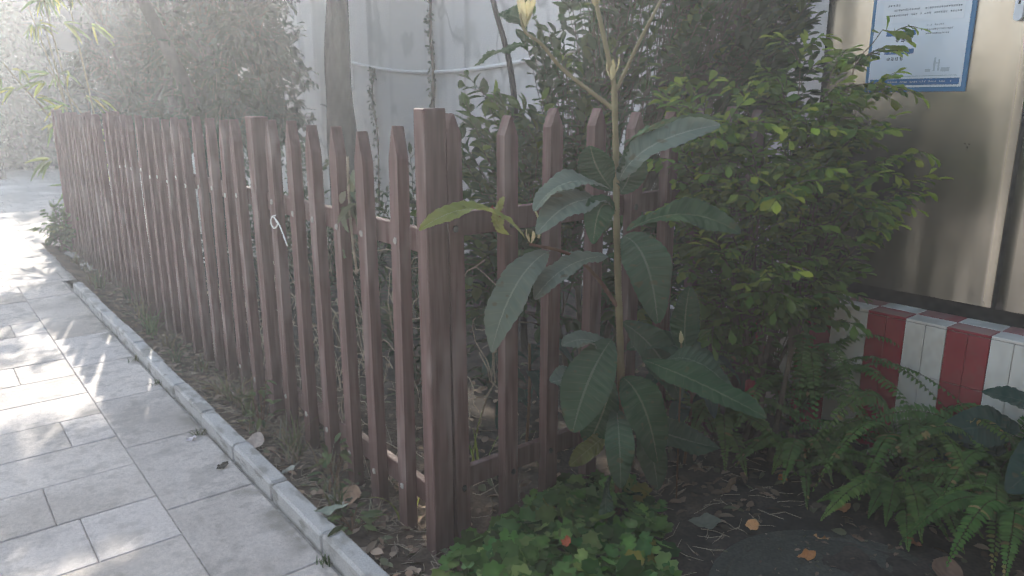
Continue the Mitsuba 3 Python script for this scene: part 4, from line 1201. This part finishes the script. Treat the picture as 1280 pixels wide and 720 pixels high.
for q in range(13):
    y = 1.8 + 0.33 * q + rr.normal(0, 0.08)
    x = -0.10 + rr.normal(0, 0.05)
    dry = rr.random() < 0.45
    k = tuft(f'low clump of weeds, {ORD[q]} past the intermediate post along the foot of the long fence', x, y, 24, rr.uniform(0.10, 0.24), rr, (0.17, 0.145, 0.085) if dry else (0.085, 0.115, 0.05), 0.8, 0.009)
    labels[k]['group'] = 'weeds along the far half of the long fence'
for q, (x, y, h) in enumerate(((-0.06, 0.30, 0.10), (-0.10, 0.56, 0.13), (-0.02, 0.74, 0.15), (-0.12, 0.88, 0.12), (-0.05, 1.08, 0.17), (-0.13, 1.20, 0.12), (-0.08, 1.55, 0.16), (-0.12, 1.72, 0.15))):
    k = tuft(f'clump of pale dry grass, {ORD[q]} from the corner post along the foot of the long fence', x, y, 30, h, rr, (0.30, 0.245, 0.17), 1.0, 0.006, name='dry_grass', cat_='dry grass')
    labels[k]['group'] = 'dry grass clumps along the near half of the long fence'
# leafy weeds close to the corner post
for q, (x, y, h, lab) in enumerate(((-0.10, 1.22, 0.26, 'leafy weed with pale tips in front of the fence near the intermediate post'), (-0.05, 0.62, 0.16, 'small leafy weed before the third picket from the corner post'), (-0.17, 0.24, 0.07, 'flat leafy weed spilling over the kerb nearest the corner post'))):
    kw = thing('weed', lab, 'weed')
    n = 26
    z = float(soil_z(np.array(x), np.array(y)))
    a = rr.uniform(0, 6.28, n)
    hz = rr.uniform(0.1, 1, n)
    P = np.stack([x + 0.05 * np.cos(a) * (1 - hz * 0.4), y + 0.06 * np.sin(a) * (1 - hz * 0.4), z + h * hz], 1)
    D = np.stack([np.cos(a), np.sin(a), rr.uniform(-0.3, 0.5, n)], 1)
    v, f, k = leaves(P, D, rr.normal(0, 0.3, (n, 3)) + [0, 0, 1], rr.uniform(0.035, 0.075, n), 0.02)
    put('leaves', (v, f), 'mat_leaf', kw, smooth=True, color=np.repeat(vary(n, (0.11, 0.14, 0.06), 0.25, 0.1, rr), k, 0))
    put('stems', cat([tube(bend((x, y, z - 0.01), p_, 0.01, 5), 0.0016, 4, False) for p_ in P[::2]]), 'mat_stem', kw)

# ------------------------------------------------------------------ dry vines and twigs in the fence
rr = np.random.default_rng(101)
for lab, cx_, cy_, n in (('tangle of dry pale twigs caught between the pickets left of the corner post', 0.07, 0.62, 90), ('dry twigs caught between the pickets at the intermediate post', 0.07, 1.5, 60), ('dry brown twigs heaped behind the short fence', 0.32, 0.22, 46)):
    parts = []
    for k in range(n):
        p0 = np.array([cx_ + rr.normal(0, 0.05), cy_ + rr.normal(0, 0.22), rr.uniform(0.05, 0.95)])
        d = norm(np.array([rr.normal(0, 0.25), rr.normal(0, 0.6), rr.normal(0.1, 0.8)]))
        p = [p0]
        for s in range(7):
            d = norm(d + rr.normal(0, 0.33, 3) * [0.5, 1, 1])
            p.append(p[-1] + d * rr.uniform(0.02, 0.05))
        p = np.array(p)
        p[:, 0] = np.clip(p[:, 0], 0.045, 0.6)
        p[:, 1] = np.maximum(p[:, 1], 0.08)
        p[:, 2] = np.maximum(p[:, 2], 0.0)
        parts.append(tube(p, np.linspace(0.0026, 0.001, 8) * rr.uniform(0.6, 1.2), 4, False))
    tg = put('dry_twigs', cat(parts), 'mat_dry')
    tag(tg, lab, 'twigs', kind='stuff')


def curled(name, label, x, y, L, W, ang, col, rr, z=None, curl=0.5, cat_='dead leaf', up=None):
    """A dead leaf: a cupped, curled leaf lying on what is below it."""
    z = (float(soil_z(np.array(x), np.array(y))) if z is None else z) + 0.006
    d = np.array([math.cos(ang), math.sin(ang), 0])
    b, t = np.array([x, y, z]) - d * L / 2, np.array([x, y, z]) + d * L / 2
    t[2] += curl * L * 0.5
    b[2] += curl * L * 0.15
    h = norm(np.array([rr.normal(0, 0.25), rr.normal(0, 0.25), 1.0])) if up is None else up
    m, uv = big_leaf(b, (b + t) / 2 + np.array([0, 0, -curl * L * 0.25]), t, W, h, 0.5 * curl + 0.2, 14, 4, 6, 0.0012, int(abs(x * 1000)), 0.006)
    c = vary(1, col, 0.05, 0.05, rr)[0] * (0.85 + 0.3 * rr.random((len(m[0]), 1)))
    key = thing(name, label, cat_)
    scene[key] = mikit.ply(m, 'mat_dead_leaf', smooth=True, color=c.clip(0, 0.9))
    return key


rr = np.random.default_rng(111)
TAN, BRN, ORG, PAL = (0.33, 0.20, 0.12), (0.16, 0.10, 0.065), (0.42, 0.16, 0.05), (0.40, 0.36, 0.29)
curled('dead_leaf', 'large tan dead leaf lying between the kerb and the long fence', -0.075, 0.46, 0.12, 0.08, 0.6, TAN, rr)
curled('dead_leaf', 'pale dead leaf touching the large tan one beside the kerb', -0.13, 0.44, 0.085, 0.05, 1.9, PAL, rr)
curled('dead_leaf', 'silvery green leaf lying on the kerb edge near the bottom of the picture', -0.20, 0.33, 0.12, 0.045, -0.6, (0.22, 0.25, 0.19), rr, 0.066)
curled('dead_leaf', 'pale twisted leaf lying on the soil behind the third kerb block', -0.16, 0.78, 0.11, 0.04, 0.2, (0.40, 0.38, 0.33), rr)
curled('dead_leaf', 'pale dusty leaf heap piece on the kerb beside the weeds', -0.19, 1.06, 0.12, 0.07, 1.0, (0.45, 0.36, 0.30), rr)
curled('dead_leaf', 'bright tan curled dead leaf lying alone on the dark round cover', 0.90, -0.56, 0.05, 0.05, 0.3, (0.56, 0.32, 0.15), rr, 0.008, 0.9)
curled('dead_leaf', 'crumpled tan dead leaf on the right part of the round cover', 1.02, -0.74, 0.06, 0.022, 2.6, (0.50, 0.28, 0.13), rr, 0.008, 0.6)
curled('dead_leaf', 'orange brown dead leaf lower on the round cover', 0.89, -0.76, 0.065, 0.035, -0.5, (0.36, 0.15, 0.06), rr, 0.008, 0.5)
curled('dead_leaf', 'grey green dead leaf at the left rim of the round cover', 0.80, -0.44, 0.11, 0.07, -0.9, (0.12, 0.13, 0.10), rr, 0.008, 0.3)
curled('dead_leaf', 'red orange dead leaf in the green ground cover', 0.27, -0.32, 0.05, 0.03, 0.8, (0.34, 0.09, 0.04), rr, 0.085, 0.6)
curled('dead_leaf', 'orange dead leaf beside the small fern', 1.28, -0.44, 0.045, 0.03, 1.2, ORG, rr, None, 0.7)
curled('dead_leaf', 'orange brown dead leaf under the yellow-tipped ferns', 1.26, -0.68, 0.075, 0.04, -0.4, (0.36, 0.16, 0.07), rr)
curled('dead_leaf', 'rust red dead leaf at the right rim of the round cover', 1.25, -0.93, 0.055, 0.05, 1.9, (0.36, 0.13, 0.07), rr)
curled('dead_leaf', 'large brown dead leaf at the bottom edge under the right ferns', 1.13, -1.08, 0.14, 0.09, 0.4, (0.18, 0.11, 0.075), rr)
curled('dead_leaf', 'brown dead leaf in the dark soil behind the round cover', 1.06, -0.35, 0.12, 0.05, 0.15, BRN, rr)
curled('dead_leaf', 'grey white scrap of dead leaf lying on the paving slabs beside the kerb', -0.36, 1.36, 0.05, 0.03, 0.3, (0.6, 0.58, 0.55), rr, 0.0, 0.2)
curled('dead_leaf', 'small dark dead leaf on the paving slab beside the kerb', -0.34, 1.02, 0.06, 0.028, 0.4, (0.06, 0.05, 0.045), rr, 0.0, 0.3)
lk = curled('dead_leaf', 'dark red dead leaf hanging on the upper rail of the short fence', 0.235, -0.015, 0.06, 0.045, 0.9, (0.22, 0.03, 0.025), rr, 1.07, 0.4, up=(-0.3, -1, 0.4))
tw = thing('hanging_twig', 'pale pink forked dry stalk hanging in front of the short fence', 'twig')
put('stalk', tube(spline([(0.345, -0.09, 1.0), (0.352, -0.085, 1.05), (0.338, -0.08, 1.085)], 8), [0.004] * 4 + [0.003] * 4, 6), 'mat_bud', tw, smooth=50)
put('stalk', tube(spline([(0.352, -0.085, 1.045), (0.368, -0.085, 1.075), (0.366, -0.085, 1.10)], 8), 0.0032, 6), 'mat_bud', tw, smooth=50)
# white string tied to a picket near the intermediate post
stg = put('string', tube(spline([(-0.006, 1.12, 0.965), (-0.012, 1.15, 0.955), (-0.012, 1.165, 0.93), (-0.01, 1.14, 0.91), (-0.006, 1.11, 0.93), (-0.01, 1.13, 0.955), (-0.02, 1.05, 0.93), (-0.02, 0.99, 0.86)], 40), 0.0028, 5), 'mat_pipe', smooth=50)
tag(stg, 'white string tied round a picket beside the intermediate post', 'string')
sp = thing('dry_sprig', 'dried greyish leafy sprig caught on the upper rail between the third and fourth pickets', 'sprig')
put('stem', tube(spline([(0.012, 0.475, 0.84), (0.012, 0.50, 1.0), (0.013, 0.505, 1.10), (0.013, 0.50, 1.23)], 16), 0.0045, 6), 'mat_dry', sp, smooth=50)
n = 16
P = np.array([0.012, 0.49, 1.07]) + rr.normal(0, [0.012, 0.03, 0.05], (n, 3))
v, f, k = leaves(P, rr.normal(0, 0.6, (n, 3)) + [0, 0, -0.9], rr.normal(0, 0.5, (n, 3)) + [-1, -0.4, 0.3], rr.uniform(0.05, 0.10, n), 0.03)
put('leaves', (v, f), 'mat_leaf', sp, smooth=True, color=np.repeat(vary(n, (0.17, 0.18, 0.12), 0.25, 0.08, rr), k, 0))

# ------------------------------------------------------------------ litter on the soil
rr = np.random.default_rng(121)


def litter(n, area, L, col, rr, lift=0.004):
    x, y = rr.uniform(area[0], area[1], n), rr.uniform(area[2], area[3], n)
    z = soil_z(x, y) + lift + rr.uniform(0, 0.012, n)
    a = rr.uniform(0, 6.28, n)
    v, f, k = leaves(np.stack([x, y, z], 1), np.stack([np.cos(a), np.sin(a), rr.normal(0.1, 0.25, n)], 1), rr.normal(0, 0.35, (n, 3)) + [0, 0, 1], rr.uniform(0.4, 1.2, n) * L, rr.uniform(0.3, 0.6, n) * L)
    return (v, f), np.repeat(col(n), k, 0)


def mixed(n):
    pal = np.array([(0.20, 0.145, 0.10), (0.13, 0.09, 0.065), (0.27, 0.20, 0.15), (0.09, 0.07, 0.05), (0.24, 0.16, 0.11), (0.12, 0.12, 0.07)])
    return pal[rr.integers(0, len(pal), n)] * rr.uniform(0.7, 1.25, (n, 1))


A = [litter(900, (-0.21, 0.12, -0.2, 4.5), 0.05, mixed, rr), litter(420, (0.1, 1.9, 0.05, 1.2), 0.055, mixed, rr), litter(300, (0.1, 1.0, 1.0, 4.5), 0.06, mixed, rr), litter(240, (0.82, 1.8, -0.52, 0.05), 0.055, lambda n: mixed(n) * 0.75, rr),
     litter(110, (1.1, 1.84, -1.5, -0.5), 0.05, lambda n: mixed(n) * 0.8, rr), litter(140, (0.45, 1.2, -1.3, -0.5), 0.02, lambda n: mixed(n) * 0.8, rr, 0.012)]
tag(put('leaf_litter', cat([a for a, _ in A]), 'mat_dead_leaf', smooth=True, color=np.vstack([c for _, c in A])), 'brown dead leaf litter scattered over the soil of the planted strip', 'leaf litter', kind='stuff')
parts = []
for k in range(520):
    x, y = (rr.uniform(-0.21, 0.1), rr.uniform(-0.3, 2.6)) if k < 380 else (rr.uniform(0.4, 1.5), rr.uniform(-0.6, 0.1))
    a, L = rr.uniform(0, 6.28), rr.uniform(0.03, 0.13)
    z = float(soil_z(np.array(x), np.array(y))) + rr.uniform(0.003, 0.016)
    d = np.array([math.cos(a), math.sin(a), rr.normal(0, 0.15)])
    e = np.array([-d[1], d[0], 0]) * L * rr.normal(0, 0.12)
    c = np.array([x, y, z])
    parts.append(tube(np.array([c - d * L / 2, c + e, c + d * L / 2]), 0.0012, 3, False))
tag(put('fallen_twigs', cat(parts), 'mat_dry'), 'thin dry twigs and straw scattered over the soil', 'twigs', kind='stuff')
# ------------------------------------------------------------------ the hazy air against the sun
scene['haze'] = {'type': 'cube', 'to_world': T().translate([0, 6.5, 2.3]).scale([22, 24, 3.42]), 'bsdf': {'type': 'null'}, 'interior': {'type': 'ref', 'id': 'haze_air'}}
labels['haze'] = {'label': 'pale haze in the air towards the sun', 'kind': 'stuff'}
